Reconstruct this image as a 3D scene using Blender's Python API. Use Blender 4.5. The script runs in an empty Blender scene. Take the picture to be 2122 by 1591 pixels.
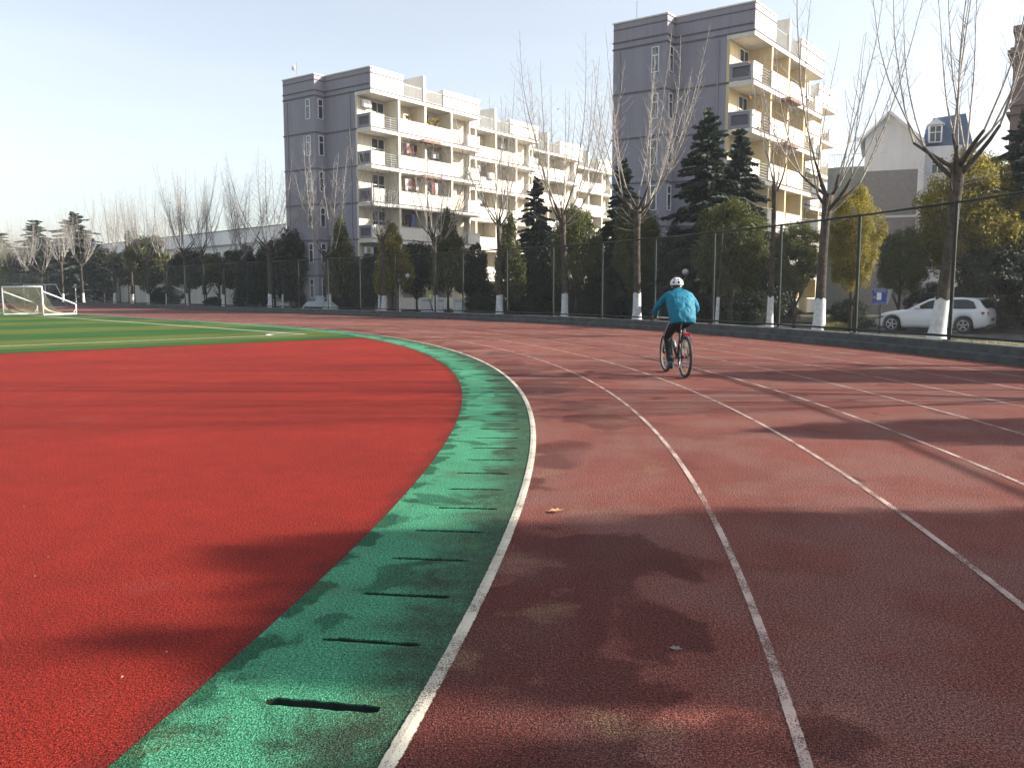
import bpy, bmesh, math, random
from mathutils import Vector, Matrix, Quaternion, noise as mnoise

R = math.radians
SC = bpy.context.scene
COL = SC.collection
random.seed(7)

# ------------------------------------------------------------------ camera
FPX, HZ, CAMH = 1780.0, 603.0, 1.425          # focal length and horizon in photo pixels, eye height
IW, IH = 2122.0, 1591.0
PITCH = math.atan((IH / 2 - HZ) / FPX)
cam_d = bpy.data.cameras.new('camera'); cam = bpy.data.objects.new('camera', cam_d); COL.objects.link(cam)
cam_d.sensor_fit = 'HORIZONTAL'; cam_d.sensor_width = 36.0; cam_d.lens = 36.0 * FPX / IW
cam_d.clip_start = 0.05; cam_d.clip_end = 3000
cam.location = (0, 0, CAMH); cam.rotation_euler = (R(90) - PITCH, 0, 0)
SC.camera = cam

# ------------------------------------------------------------------ sky, sun, exposure
SUN_EL, SUN_AZ = R(25.6), R(90)               # from the right of the view (azimuth measured from +Y clockwise)
w = bpy.data.worlds.new('World'); SC.world = w; w.use_nodes = True
nt = w.node_tree; nt.nodes.clear()
sky = nt.nodes.new('ShaderNodeTexSky'); sky.sky_type = 'NISHITA'; sky.sun_disc = False
sky.sun_elevation = SUN_EL; sky.sun_rotation = SUN_AZ
sky.air_density = 1.0; sky.dust_density = 1.9; sky.ozone_density = 1.0; sky.altitude = 0
bg = nt.nodes.new('ShaderNodeBackground'); bg.inputs[1].default_value = 0.118
wo = nt.nodes.new('ShaderNodeOutputWorld')
hs = nt.nodes.new('ShaderNodeHueSaturation'); hs.inputs['Saturation'].default_value = 0.52   # pale winter sky
nt.links.new(sky.outputs[0], hs.inputs['Color'])
tcw = nt.nodes.new('ShaderNodeTexCoord'); mpw = nt.nodes.new('ShaderNodeMapping'); mpw.inputs['Scale'].default_value = (1.0, 1.6, 7.0); mpw.inputs['Rotation'].default_value = (0, R(14), R(20))
cz = nt.nodes.new('ShaderNodeTexNoise'); cz.inputs['Scale'].default_value = 2.2; cz.inputs['Detail'].default_value = 6; cz.inputs['Roughness'].default_value = 0.6
crw = nt.nodes.new('ShaderNodeValToRGB'); crw.color_ramp.elements[0].position = 0.40; crw.color_ramp.elements[0].color = (0.99, 0.99, 0.995, 1); crw.color_ramp.elements[1].position = 0.72; crw.color_ramp.elements[1].color = (1.045, 1.04, 1.03, 1)
mxw = nt.nodes.new('ShaderNodeMix'); mxw.data_type = 'RGBA'; mxw.blend_type = 'MULTIPLY'; mxw.inputs[0].default_value = 1.0
nt.links.new(tcw.outputs['Generated'], mpw.inputs[0]); nt.links.new(mpw.outputs[0], cz.inputs[0]); nt.links.new(cz.outputs[0], crw.inputs[0])
nt.links.new(hs.outputs[0], mxw.inputs[6]); nt.links.new(crw.outputs[0], mxw.inputs[7]); nt.links.new(mxw.outputs[2], bg.inputs[0])
nt.links.new(bg.outputs[0], wo.inputs[0])
sd = bpy.data.lights.new('sun', 'SUN'); sd.energy = 5.0; sd.angle = R(0.55); sd.color = (1.0, 0.93, 0.82)
sun = bpy.data.objects.new('sun', sd); COL.objects.link(sun)
sv = Vector((math.cos(SUN_EL) * math.sin(SUN_AZ), math.cos(SUN_EL) * math.cos(SUN_AZ), math.sin(SUN_EL)))
sun.rotation_euler = sv.to_track_quat('Z', 'Y').to_euler(); sun.location = (60, 0, 60)
SC.view_settings.view_transform = 'Standard'; SC.view_settings.look = 'None'
SC.view_settings.exposure = 1.18; SC.view_settings.gamma = 1.0
SC.cycles.use_denoising = True; SC.cycles.denoiser = 'OPENIMAGEDENOISE'; SC.cycles.denoising_input_passes = 'RGB_ALBEDO_NORMAL'; SC.cycles.denoising_prefilter = 'ACCURATE'
SC.cycles.max_bounces = 6; SC.cycles.diffuse_bounces = 3; SC.cycles.glossy_bounces = 2
SC.cycles.transmission_bounces = 3; SC.cycles.transparent_max_bounces = 6
SC.render.film_transparent = False

# ------------------------------------------------------------------ helpers: photo pixel <-> place
def ray(u, v):
    x, y = u - IW / 2, v - IH / 2
    c, s = math.cos(PITCH), math.sin(PITCH)
    return Vector((x, FPX * c - y * s, -FPX * s - y * c))
def G(u, v, z=0.0):
    d = ray(u, v); t = (CAMH - z) / -d.z
    return Vector((d.x * t, d.y * t, z))
def at(u, v, Y):
    d = ray(u, v); t = Y / d.y
    return Vector((d.x * t, Y, CAMH + d.z * t))
def zat(v, Y): return at(IW / 2, v, Y).z
CX, CY, A0 = -39.56, 9.315, R(44)             # centre of the bend, where the bend turns into the straight
E1 = Vector((math.cos(A0), math.sin(A0))); E2 = Vector((-math.sin(A0), math.cos(A0)))
def path(r, t, z=0.0):                         # t < 0 degrees round the bend, t > 0 metres along the straight
    if t <= 0:
        a = A0 + R(t); return Vector((CX + r * math.cos(a), CY + r * math.sin(a), z))
    return Vector((CX + r * E1.x + t * E2.x, CY + r * E1.y + t * E2.y, z))
def tangent(r, t):
    if t <= 0:
        a = A0 + R(t); return Vector((-math.sin(a), math.cos(a), 0))
    return Vector((E2.x, E2.y, 0))
def row(u, r):                                 # where the view line at column u meets the line at offset r
    lo, hi = -55.0, 160.0
    k = (u - IW / 2) / FPX
    def g(t):
        p = path(r, t); return p.x - k * p.y / math.cos(PITCH) * 1.0
    for _ in range(60):
        m = (lo + hi) / 2
        if g(m) > 0: lo = m
        else: hi = m
    return path(r, (lo + hi) / 2), (lo + hi) / 2

# ------------------------------------------------------------------ helpers: meshes
class MB:
    def __init__(s): s.v = []; s.f = []
    def add(s, vs, fs):
        o = len(s.v); s.v.extend([tuple(p) for p in vs]); s.f.extend([tuple(i + o for i in f) for f in fs]); return s
    def box(s, x0, x1, y0, y1, z0, z1):
        return s.add([(x0,y0,z0),(x1,y0,z0),(x1,y1,z0),(x0,y1,z0),(x0,y0,z1),(x1,y0,z1),(x1,y1,z1),(x0,y1,z1)],
                     [(0,3,2,1),(4,5,6,7),(0,1,5,4),(1,2,6,5),(2,3,7,6),(3,0,4,7)])
    def tube(s, pts, rad, n=8, cap=True):
        pts = [Vector(p) for p in pts]
        if not hasattr(rad, '__len__'): rad = [rad] * len(pts)
        o = len(s.v); up = None
        for i, p in enumerate(pts):
            d = (pts[min(i + 1, len(pts) - 1)] - pts[max(i - 1, 0)])
            d = d.normalized() if d.length > 1e-9 else Vector((0, 0, 1))
            if up is None:
                up = d.orthogonal().normalized()
            else:
                up = (up - d * up.dot(d)); up = up.normalized() if up.length > 1e-6 else d.orthogonal().normalized()
            b = d.cross(up)
            for k in range(n):
                a = 2 * math.pi * k / n
                q = p + (up * math.cos(a) + b * math.sin(a)) * rad[i]
                s.v.append((q.x, q.y, q.z))
        for i in range(len(pts) - 1):
            for k in range(n):
                k2 = (k + 1) % n
                s.f.append((o + i*n + k, o + i*n + k2, o + (i+1)*n + k2, o + (i+1)*n + k))
        if cap:
            s.f.append(tuple(o + k for k in reversed(range(n))))
            s.f.append(tuple(o + (len(pts)-1)*n + k for k in range(n)))
        return s
    def loft(s, rings, cap=True):                  # rings: lists of equally many points
        o = len(s.v); n = len(rings[0])
        for r in rings:
            for p in r: s.v.append(tuple(p))
        for i in range(len(rings) - 1):
            for k in range(n):
                k2 = (k + 1) % n
                s.f.append((o + i*n + k, o + i*n + k2, o + (i+1)*n + k2, o + (i+1)*n + k))
        if cap:
            s.f.append(tuple(o + k for k in reversed(range(n))))
            s.f.append(tuple(o + (len(rings)-1)*n + k for k in range(n)))
        return s
    def lathe(s, prof, n=16, axis='z', c=(0,0,0)):
        rings = []
        for r, h in prof:
            rg = []
            for k in range(n):
                a = 2 * math.pi * k / n; x, y = r * math.cos(a), r * math.sin(a)
                rg.append(Vector({'z': (x, y, h), 'y': (x, h, y), 'x': (h, x, y)}[axis]) + Vector(c))
            rings.append(rg)
        return s.loft(rings)
    def prism(s, poly, y0, y1):                    # polygon in x,z pushed along y
        n = len(poly)
        vs = [(x, y0, z) for x, z in poly] + [(x, y1, z) for x, z in poly]
        fs = [tuple(range(n)), tuple(reversed(range(n, 2*n)))]
        fs += [(i, i + n, (i+1) % n + n, (i+1) % n) for i in range(n)]
        return s.add(vs, fs)
    def mesh(s, name, material, smooth=False):
        me = bpy.data.meshes.new(name); me.from_pydata(s.v, [], s.f); me.update()
        if material: me.materials.append(material)
        if smooth:
            for p in me.polygons: p.use_smooth = True
        return me
    def build(s, name, material, parent=None, smooth=False, bevel=0):
        o = bpy.data.objects.new(name, s.mesh(name, material, smooth)); COL.objects.link(o)
        if parent: o.parent = parent
        if bevel:
            m = o.modifiers.new('bevel', 'BEVEL'); m.width = bevel; m.segments = 2; m.limit_method = 'ANGLE'
        return o
def fix_normals(o):
    bm = bmesh.new(); bm.from_mesh(o.data); bmesh.ops.recalc_face_normals(bm, faces=bm.faces); bm.to_mesh(o.data); bm.free(); return o
def tag(o, label=None, cat=None, group=None, kind=None):
    if label: o['label'] = label
    if cat: o['category'] = cat
    if group: o['group'] = group
    if kind: o['kind'] = kind
    return o
def thing(name, label, cat, loc=(0,0,0), rz=0, group=None):
    o = bpy.data.objects.new(name, None); COL.objects.link(o); o.empty_display_size = 0.2
    o.location = loc; o.rotation_euler = (0, 0, rz)
    return tag(o, label, cat, group)
def inst(name, me, parent=None, loc=(0,0,0), rot=(0,0,0), scale=(1,1,1)):
    o = bpy.data.objects.new(name, me); COL.objects.link(o)
    o.location = loc; o.rotation_euler = rot; o.scale = scale
    if parent: o.parent = parent
    return o

# ------------------------------------------------------------------ helpers: materials
class NT:
    def __init__(s, name):
        s.m = bpy.data.materials.new(name); s.m.use_nodes = True; s.t = s.m.node_tree
        s.b = s.t.nodes['Principled BSDF']; s.pos = None
    def n(s, typ, **kw):
        x = s.t.nodes.new(typ)
        for k, v in kw.items(): setattr(x, k, v)
        return x
    def l(s, a, b): s.t.links.new(a, b)
    def P(s):
        if s.pos is None: s.pos = s.n('ShaderNodeNewGeometry').outputs['Position']
        return s.pos
    def noise(s, scale, detail=2, rough=0.5, vec=None, dist=0):
        x = s.n('ShaderNodeTexNoise'); x.inputs['Scale'].default_value = scale; x.inputs['Detail'].default_value = detail
        x.inputs['Roughness'].default_value = rough; x.inputs['Distortion'].default_value = dist
        s.l(vec or s.P(), x.inputs['Vector']); return x.outputs['Fac']
    def ramp(s, fac, stops, interp='LINEAR'):
        x = s.n('ShaderNodeValToRGB'); x.color_ramp.interpolation = interp
        e = x.color_ramp.elements
        while len(e) < len(stops): e.new(0.5)
        for i, (p, c) in enumerate(stops):
            e[i].position = p; e[i].color = (c, c, c, 1) if not hasattr(c, '__len__') else (*c, 1)
        s.l(fac, x.inputs[0]); return x.outputs[0]
    def mix(s, fac, a, b, blend='MIX'):
        x = s.n('ShaderNodeMix'); x.data_type = 'RGBA'; x.blend_type = blend
        for sock, val in ((x.inputs[0], fac), (x.inputs[6], a), (x.inputs[7], b)):
            if hasattr(val, 'is_output'): s.l(val, sock)
            elif hasattr(val, '__len__'): sock.default_value = (*val, 1)
            else: sock.default_value = val
        return x.outputs[2]
    def math(s, op, a, b=0.0, c=0.0, clamp=False):
        x = s.n('ShaderNodeMath'); x.operation = op; x.use_clamp = clamp
        for i, val in enumerate((a, b, c)):
            if hasattr(val, 'is_output'): s.l(val, x.inputs[i])
            else: x.inputs[i].default_value = val
        return x.outputs[0]
    def step(s, x, a, b):                       # 0 below a, 1 above b, smooth
        m = s.n('ShaderNodeMapRange'); m.interpolation_type = 'SMOOTHSTEP'
        s.l(x, m.inputs[0]); m.inputs[1].default_value = a; m.inputs[2].default_value = b; return m.outputs[0]
    def radius(s):                              # distance from the centre of the bend
        sp = s.n('ShaderNodeSeparateXYZ'); s.l(s.P(), sp.inputs[0])
        dx = s.math('SUBTRACT', sp.outputs[0], CX); dy = s.math('SUBTRACT', sp.outputs[1], CY)
        return s.math('SQRT', s.math('ADD', s.math('MULTIPLY', dx, dx), s.math('MULTIPLY', dy, dy)))
    def bump(s, h, strength=0.5, dist=0.01):
        x = s.n('ShaderNodeBump'); x.inputs['Strength'].default_value = strength; x.inputs['Distance'].default_value = dist
        s.l(h, x.inputs['Height']); s.l(x.outputs[0], s.b.inputs['Normal'])
    def done(s, col=None, rough=0.7, spec=None, metal=0):
        if col is not None:
            if hasattr(col, 'is_output'): s.l(col, s.b.inputs['Base Color'])
            else: s.b.inputs['Base Color'].default_value = (*col, 1)
        if hasattr(rough, 'is_output'): s.l(rough, s.b.inputs['Roughness'])
        else: s.b.inputs['Roughness'].default_value = rough
        if spec is not None: s.b.inputs['Specular IOR Level'].default_value = spec
        s.b.inputs['Metallic'].default_value = metal
        return s.m
def plain(name, col, rough=0.6, var=0.15, scale=6, metal=0, bump=0, spec=None):
    t = NT(name)
    f = t.noise(scale, 4, 0.6)
    c = t.mix(t.ramp(f, [(0.3, 0.0), (0.7, 1.0)]), tuple(x * (1 - var) for x in col), tuple(min(1, x * (1 + var)) for x in col))
    if bump: t.bump(t.noise(scale * 6, 3), bump, 0.01)
    return t.done(c, rough, spec, metal)

def rubber(name, dark, mid, light, stains=None, gscale=170):
    t = NT(name)
    g1 = t.noise(gscale, 1, 0.5); g2 = t.noise(gscale * 0.42, 2, 0.6)
    big = t.noise(0.45, 5, 0.6); med = t.noise(4.5, 5, 0.65)
    c = t.mix(1.0, mid, t.ramp(big, [(0.3, 0.82), (0.7, 1.14)]), 'MULTIPLY')
    c = t.mix(1.0, c, t.ramp(med, [(0.3, 0.88), (0.7, 1.10)]), 'MULTIPLY')
    rough = 0.9
    if stains: c, rough = stains(t, c)
    # single granules: hue runs from the dark to the light tone whatever lies on them
    k0 = tuple(a / b for a, b in zip(dark, mid)); k1 = tuple(min(2.6, a / b) for a, b in zip(light, mid))
    c = t.mix(1.0, c, t.ramp(g1, [(0.36, k0), (0.5, (1, 1, 1)), (0.66, k1)]), 'MULTIPLY')
    c = t.mix(0.85, c, t.ramp(g2, [(0.36, 0.45), (0.64, 1.4)]), 'MULTIPLY')
    h = t.math('ADD', t.math('MULTIPLY', g1, 0.8), g2)
    t.bump(h, 1.0, 0.009)
    return t.done(c, rough, 0.15)

def track_stains(t, c):
    r = t.radius()
    fade = t.noise(1.1, 3, 0.55); blot = t.noise(0.62, 3, 0.45, dist=0.6)
    # trodden grey-pink wear down the lanes
    wear = t.math('MULTIPLY', t.step(fade, 0.42, 0.62), 0.55)
    c = t.mix(wear, c, (0.165, 0.078, 0.064))
    # damp dark blotches beside the inner line
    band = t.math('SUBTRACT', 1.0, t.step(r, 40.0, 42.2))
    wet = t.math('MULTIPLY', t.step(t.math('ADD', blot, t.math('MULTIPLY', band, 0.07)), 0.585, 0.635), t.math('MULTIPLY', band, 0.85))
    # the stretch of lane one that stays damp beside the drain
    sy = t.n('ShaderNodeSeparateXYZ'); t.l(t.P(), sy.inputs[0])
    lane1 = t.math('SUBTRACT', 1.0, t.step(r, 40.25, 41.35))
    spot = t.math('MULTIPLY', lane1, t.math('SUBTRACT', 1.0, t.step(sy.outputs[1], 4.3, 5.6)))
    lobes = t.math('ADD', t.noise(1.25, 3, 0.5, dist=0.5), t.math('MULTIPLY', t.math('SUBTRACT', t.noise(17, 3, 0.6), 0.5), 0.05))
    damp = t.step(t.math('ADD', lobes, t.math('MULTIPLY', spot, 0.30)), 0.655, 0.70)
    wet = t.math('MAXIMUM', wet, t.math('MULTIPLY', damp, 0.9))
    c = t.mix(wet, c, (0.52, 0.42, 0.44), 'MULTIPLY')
    yell = t.math('MULTIPLY', t.step(t.noise(2.1, 3), 0.57, 0.7), t.math('MULTIPLY', band, 0.45))
    c = t.mix(yell, c, (0.20, 0.115, 0.065))
    return c, 0.85
def green_stains(t, c):
    r = t.radius()
    n1 = t.noise(3.4, 3, 0.5); n2 = t.noise(2.3, 3, 0.5, dist=0.8); n3 = t.noise(14, 4, 0.7)
    edge = t.math('SUBTRACT', 1.0, t.step(r, 38.97, 39.17))
    mould = t.step(t.math('ADD', t.math('ADD', n1, t.math('MULTIPLY', t.math('SUBTRACT', n3, 0.5), 0.08)), t.math('MULTIPLY', edge, 0.26)), 0.70, 0.775)
    c = t.mix(t.math('MULTIPLY', mould, 0.8), c, (0.008, 0.055, 0.024))
    wet = t.step(t.math('ADD', n2, t.math('MULTIPLY', t.math('SUBTRACT', n3, 0.5), 0.10)), 0.555, 0.64)
    c = t.mix(t.math('MULTIPLY', wet, 0.62), c, (0.007, 0.055, 0.030))
    outer = t.step(t.math('ADD', r, t.math('MULTIPLY', n2, 0.75)), 39.66, 40.02)
    dirt = t.math('MULTIPLY', outer, t.ramp(n3, [(0.25, 0.55), (0.7, 0.95)]))
    c = t.mix(dirt, c, (0.026, 0.036, 0.022))
    moss = t.math('MULTIPLY', t.step(t.noise(1.4, 4, 0.65), 0.53, 0.68), t.ramp(n3, [(0.35, 0.1), (0.7, 0.8)]))
    c = t.mix(moss, c, (0.060, 0.085, 0.035))
    return c, 0.85
def red_stains(t, c):
    r = t.radius()
    n1 = t.noise(2.6, 3, 0.5)
    edge = t.step(t.math('ADD', r, t.math('MULTIPLY', n1, 0.35)), 38.98, 39.14)
    c = t.mix(t.math('MULTIPLY', edge, 0.6), c, (0.08, 0.008, 0.007))
    grey = t.math('MULTIPLY', t.step(t.noise(0.9, 4, 0.6), 0.60, 0.75), 0.35)
    c = t.mix(grey, c, (0.16, 0.035, 0.028))
    return c, 0.85
M = {}
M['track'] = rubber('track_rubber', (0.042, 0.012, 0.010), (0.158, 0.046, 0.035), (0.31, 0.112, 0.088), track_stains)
M['red'] = rubber('red_rubber', (0.075, 0.004, 0.002), (0.212, 0.012, 0.006), (0.33, 0.030, 0.017), red_stains)
M['green'] = rubber('green_rubber', (0.012, 0.100, 0.050), (0.050, 0.235, 0.128), (0.105, 0.37, 0.22), green_stains)
def line_mat(name, col, worn, half, r0, pitch=None):
    t = NT(name)
    g = t.noise(150, 3, 0.7); b = t.noise(2.6, 5, 0.65); e = t.noise(38, 3, 0.6)
    r = t.radius(); d = t.math('SUBTRACT', r, r0)
    if pitch:
        d = t.math('MULTIPLY', t.math('SUBTRACT', t.math('FRACT', t.math('ADD', t.math('DIVIDE', d, pitch), 0.5)), 0.5), pitch)
    d = t.math('ADD', t.math('ABSOLUTE', d), t.math('MULTIPLY', t.math('SUBTRACT', t.math('ADD', t.math('MULTIPLY', e, .6), t.math('MULTIPLY', g, .4)), 0.5), half * 0.9))
    edge = t.math('SUBTRACT', 1.0, t.step(d, half * 0.88, half * 1.08))
    sp = t.n('ShaderNodeSeparateXYZ'); t.l(t.P(), sp.inputs[0])                 # past the bend the lines run straight: keep them whole there
    along = t.math('ADD', t.math('MULTIPLY', t.math('SUBTRACT', sp.outputs[0], CX), E2.x), t.math('MULTIPLY', t.math('SUBTRACT', sp.outputs[1], CY), E2.y))
    edge = t.math('MAXIMUM', edge, t.step(along, -0.2, 0.0))
    f = t.math('ADD', g, t.math('MULTIPLY', t.math('SUBTRACT', b, 0.5), 0.9))
    cover = t.step(f, worn - 0.10, worn + 0.03)
    c = t.mix(1.0, col, t.ramp(b, [(0.3, 0.72), (0.65, 1.08)]), 'MULTIPLY')
    t.bump(g, 0.8, 0.005)
    m = t.done(c, 0.85, 0.2); t.l(t.math('MULTIPLY', edge, cover), t.b.inputs['Alpha'])
    return m
M['kerbline'] = line_mat('worn_cream_line', (0.48, 0.45, 0.37), 0.42, 0.027, 39.782)
M['lane'] = line_mat('worn_white_lane_line', (0.43, 0.325, 0.285), 0.48, 0.020, 39.81, 1.217)
M['pitchline'] = plain('pitch_line_white', (0.55, 0.55, 0.48), 0.8, 0.3, 12)
def turf():
    t = NT('artificial_turf')
    sp = t.n('ShaderNodeSeparateXYZ'); t.l(t.P(), sp.inputs[0])
    l = t.math('ADD', t.math('MULTIPLY', t.math('SUBTRACT', sp.outputs[0], CX), E2.x), t.math('MULTIPLY', t.math('SUBTRACT', sp.outputs[1], CY), E2.y))
    ph = t.math('FRACT', t.math('DIVIDE', t.math('ADD', l, 100.4), 8.0))
    st = t.step(t.math('ABSOLUTE', t.math('SUBTRACT', ph, 0.5)), 0.245, 0.255)
    c = t.mix(st, (0.085, 0.112, 0.024), (0.030, 0.088, 0.020))
    c = t.mix(1.0, c, t.ramp(t.noise(26, 4, 0.7), [(0.3, 0.6), (0.7, 1.35)]), 'MULTIPLY')
    c = t.mix(1.0, c, t.ramp(t.noise(0.5, 3), [(0.3, 0.85), (0.7, 1.12)]), 'MULTIPLY')
    t.bump(t.noise(60, 3), 0.8, 0.02)
    return t.done(c, 0.9, 0.1)
M['turf'] = turf()
M['concrete'] = plain('kerb_concrete', (0.065, 0.07, 0.066), 0.9, 0.35, 3, bump=0.4)
M['asphalt'] = plain('asphalt', (0.075, 0.072, 0.068), 0.9, 0.3, 2, bump=0.4)
def soil():
    t = NT('verge_soil'); n = t.noise(1.2, 5, 0.65); f = t.noise(22, 4, 0.7)
    c = t.mix(t.step(n, 0.45, 0.6), (0.085, 0.065, 0.04), (0.16, 0.15, 0.045))
    c = t.mix(1.0, c, t.ramp(f, [(0.3, 0.5), (0.7, 1.4)]), 'MULTIPLY'); t.bump(f, 1.0, 0.03)
    return t.done(c, 0.95, 0.1)
M['soil'] = soil()
def ground_m():
    t = NT('open_ground'); n = t.noise(0.25, 5, 0.65); f = t.noise(7, 4, 0.7)
    c = t.mix(t.step(n, 0.42, 0.6), (0.10, 0.09, 0.07), (0.06, 0.065, 0.035))
    c = t.mix(1.0, c, t.ramp(f, [(0.3, 0.6), (0.7, 1.3)]), 'MULTIPLY'); t.bump(f, 0.8, 0.03)
    return t.done(c, 0.95, 0.1)
M['ground'] = ground_m()
M['fence'] = plain('fence_green_paint', (0.005, 0.016, 0.011), 0.6, 0.25, 3)
M['wire'] = plain('coated_wire', (0.006, 0.016, 0.012), 0.7, 0.2, 5)
def streaky(name, col, amt):
    t = NT(name)
    mp = t.n('ShaderNodeMapping'); mp.inputs['Scale'].default_value = (3.2, 3.2, 0.16); t.l(t.P(), mp.inputs[0])
    st = t.noise(1.0, 5, 0.65, mp.outputs[0]); pt = t.noise(0.35, 4, 0.6)
    c = t.mix(1.0, col, t.ramp(st, [(0.3, 1 - amt), (0.62, 1 + amt * 0.4)]), 'MULTIPLY')
    c = t.mix(1.0, c, t.ramp(pt, [(0.3, 0.93), (0.7, 1.05)]), 'MULTIPLY')
    t.bump(t.noise(30, 3), 0.15, 0.01)
    return t.done(c, 0.92, 0.2)
M['grey_wall'] = streaky('grey_render', (0.285, 0.274, 0.315), 0.10)
M['groove'] = plain('dark_string_course', (0.115, 0.108, 0.12), 0.9, 0.1, 2)
M['white_wall'] = streaky('white_render', (0.70, 0.665, 0.60), 0.10)
M['cream'] = streaky('pale_cream_render', (0.66, 0.60, 0.48), 0.12)
M['cream_b'] = streaky('warm_cream_render', (0.66, 0.54, 0.33), 0.12)
M['frame'] = plain('window_frame_white', (0.72, 0.73, 0.74), 0.4, 0.04, 4)
M['glass'] = plain('dark_window_glass', (0.03, 0.04, 0.042), 0.06, 0.4, 0.4, spec=0.7)
M['rail'] = plain('rail_grey_metal', (0.32, 0.33, 0.33), 0.4, 0.1, 5, metal=0.3)
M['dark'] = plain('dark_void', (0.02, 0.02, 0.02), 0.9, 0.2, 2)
M['slot_shade'] = plain('slot_wall_shade', (0.012, 0.016, 0.012), 0.8, 0.4, 30)  # drain slot walls: the shade inside the slots is put into this near-black colour
M['white'] = plain('white_paint', (0.78, 0.78, 0.77), 0.45, 0.05, 5)
M['limewash'] = plain('limewash', (0.66, 0.67, 0.68), 0.9, 0.24, 7, bump=0.8)
def bark(name, a, b, sc=5):
    t = NT(name); n = t.noise(sc, 5, 0.65); f = t.noise(sc * 7, 3, 0.6)
    c = t.mix(t.step(n, 0.42, 0.6), a, b); c = t.mix(1.0, c, t.ramp(f, [(0.3, 0.65), (0.7, 1.25)]), 'MULTIPLY')
    t.bump(f, 1.0, 0.04); return t.done(c, 0.9, 0.15)
M['bark'] = bark('plane_bark', (0.062, 0.050, 0.040), (0.115, 0.095, 0.075))
M['twig'] = bark('plane_twig', (0.30, 0.27, 0.24), (0.41, 0.38, 0.345), 3)
M['darkbark'] = bark('dark_bark', (0.045, 0.035, 0.028), (0.08, 0.065, 0.05))
def leaf_mat(name, c0, c1, c2, trans=0.25, rough=0.5):
    t = NT(name)
    gi = t.n('ShaderNodeNewGeometry').outputs['Random Per Island']
    big = t.noise(0.9, 2)
    f = t.math('ADD', t.math('MULTIPLY', gi, 0.65), t.math('MULTIPLY', big, 0.4))
    c = t.ramp(f, [(0.15, c0), (0.55, c1), (0.95, c2)])
    t.done(c, rough, 0.3)
    tr = t.n('ShaderNodeBsdfTranslucent'); t.l(c, tr.inputs[0])
    mx = t.n('ShaderNodeMixShader'); mx.inputs[0].default_value = trans
    t.l(t.b.outputs[0], mx.inputs[1]); t.l(tr.outputs[0], mx.inputs[2])
    t.l(mx.outputs[0], t.t.nodes['Material Output'].inputs[0])
    return t.m
M['leaf_olive'] = leaf_mat('olive_leaves', (0.026, 0.038, 0.011), (0.090, 0.105, 0.028), (0.23, 0.215, 0.05), 0.38)
M['leaf_gold'] = leaf_mat('golden_leaves', (0.08, 0.085, 0.014), (0.28, 0.235, 0.035), (0.46, 0.36, 0.06), 0.55)
M['leaf_dark'] = leaf_mat('dark_leaves', (0.010, 0.016, 0.010), (0.026, 0.036, 0.018), (0.060, 0.070, 0.030), 0.15)
M['needle'] = leaf_mat('cedar_needles', (0.014, 0.024, 0.016), (0.034, 0.054, 0.036), (0.075, 0.105, 0.065), 0.2, 0.6)
M['leaf_orange'] = leaf_mat('orange_leaves', (0.35, 0.12, 0.03), (0.50, 0.20, 0.05), (0.55, 0.28, 0.10), 0.35)
M['drygrass'] = leaf_mat('dry_grass', (0.16, 0.14, 0.04), (0.28, 0.24, 0.07), (0.36, 0.32, 0.12), 0.3)

# ------------------------------------------------------------------ the setting: ground, track, pitch
def struct(mb, name, m, smooth=False):
    o = mb.build(name, m, None, smooth); o['kind'] = 'structure'; return o
def strip(r0, r1, z0, z1, ts, mb=None):
    mb = mb or MB(); vs = []
    for t in ts: vs += [path(r0, t, z0), path(r1, t, z1)]
    fs = [(2*i, 2*i+1, 2*i+3, 2*i+2) for i in range(len(ts) - 1)]
    return mb.add(vs, fs)
TS = [-180 + 1.0 * i for i in range(181)] + [4.0 * i for i in range(1, 36)]
mb = MB(); n = 24; S = 1500
mb.add([(-S,-S,-0.30),(S,-S,-0.30),(S,S,-0.30),(-S,S,-0.30)], [(0,1,2,3)])
struct(mb, 'ground', M['ground'])
struct(strip(39.76, 49.86, 0, 0, TS), 'running_track', M['track'])
# red half-moon behind the goal line, out to the green band
LG = -12.0                                         # edge of the turf, measured along the pitch from the bend's centre
mb = MB(); rows = []
for i in range(61):
    l = -38.94 + (LG + 0.05 + 38.94) * i / 60.0
    l = -38.94 + (LG + 0.05 + 38.94) * (1 - math.cos(math.pi / 2 * i / 60.0))
    a = math.sqrt(max(0.0, 38.95**2 - l * l)); rows.append((l, a))
vs = []
NS = 8
for l, a in rows:
    for k in range(NS + 1):
        q = -a + 2 * a * k / NS
        vs.append((CX + q * E1.x + l * E2.x, CY + q * E1.y + l * E2.y, 0.0))
fs = [(i*(NS+1)+k, i*(NS+1)+k+1, (i+1)*(NS+1)+k+1, (i+1)*(NS+1)+k) for i in range(60) for k in range(NS)]
# finish the rim with the true arc so that it meets the green band
mb.add(vs, fs)
struct(mb, 'red_apron', M['red'])
mb = MB(); vs = []
arc = [t for t in [-180 + 0.5 * i for i in range(361)]]
for t in arc:
    p = path(38.952, t); l = (p.x - CX) * E2.x + (p.y - CY) * E2.y
    if l > LG + 0.2: continue
    q = path(37.6, t); vs += [(p.x, p.y, -0.002), (q.x, q.y, -0.002)]
mb.add(vs, [(2*i, 2*i+1, 2*i+3, 2*i+2) for i in range(len(vs)//2 - 1)])
struct(mb, 'apron_rim', M['red'])
mb = MB(); ls = [LG + 0.0 + i * 1.0 for i in range(13)] + [4.0 * i for i in range(1, 36)]
vs = []
for l in ls:
    a = math.sqrt(max(0.0, 38.94**2 - l * l)) if l < 0 else 38.94
    for k in range(5):
        q = -a + 2 * a * k / 4
        vs.append((CX + q * E1.x + l * E2.x, CY + q * E1.y + l * E2.y, 0.006))
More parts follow.
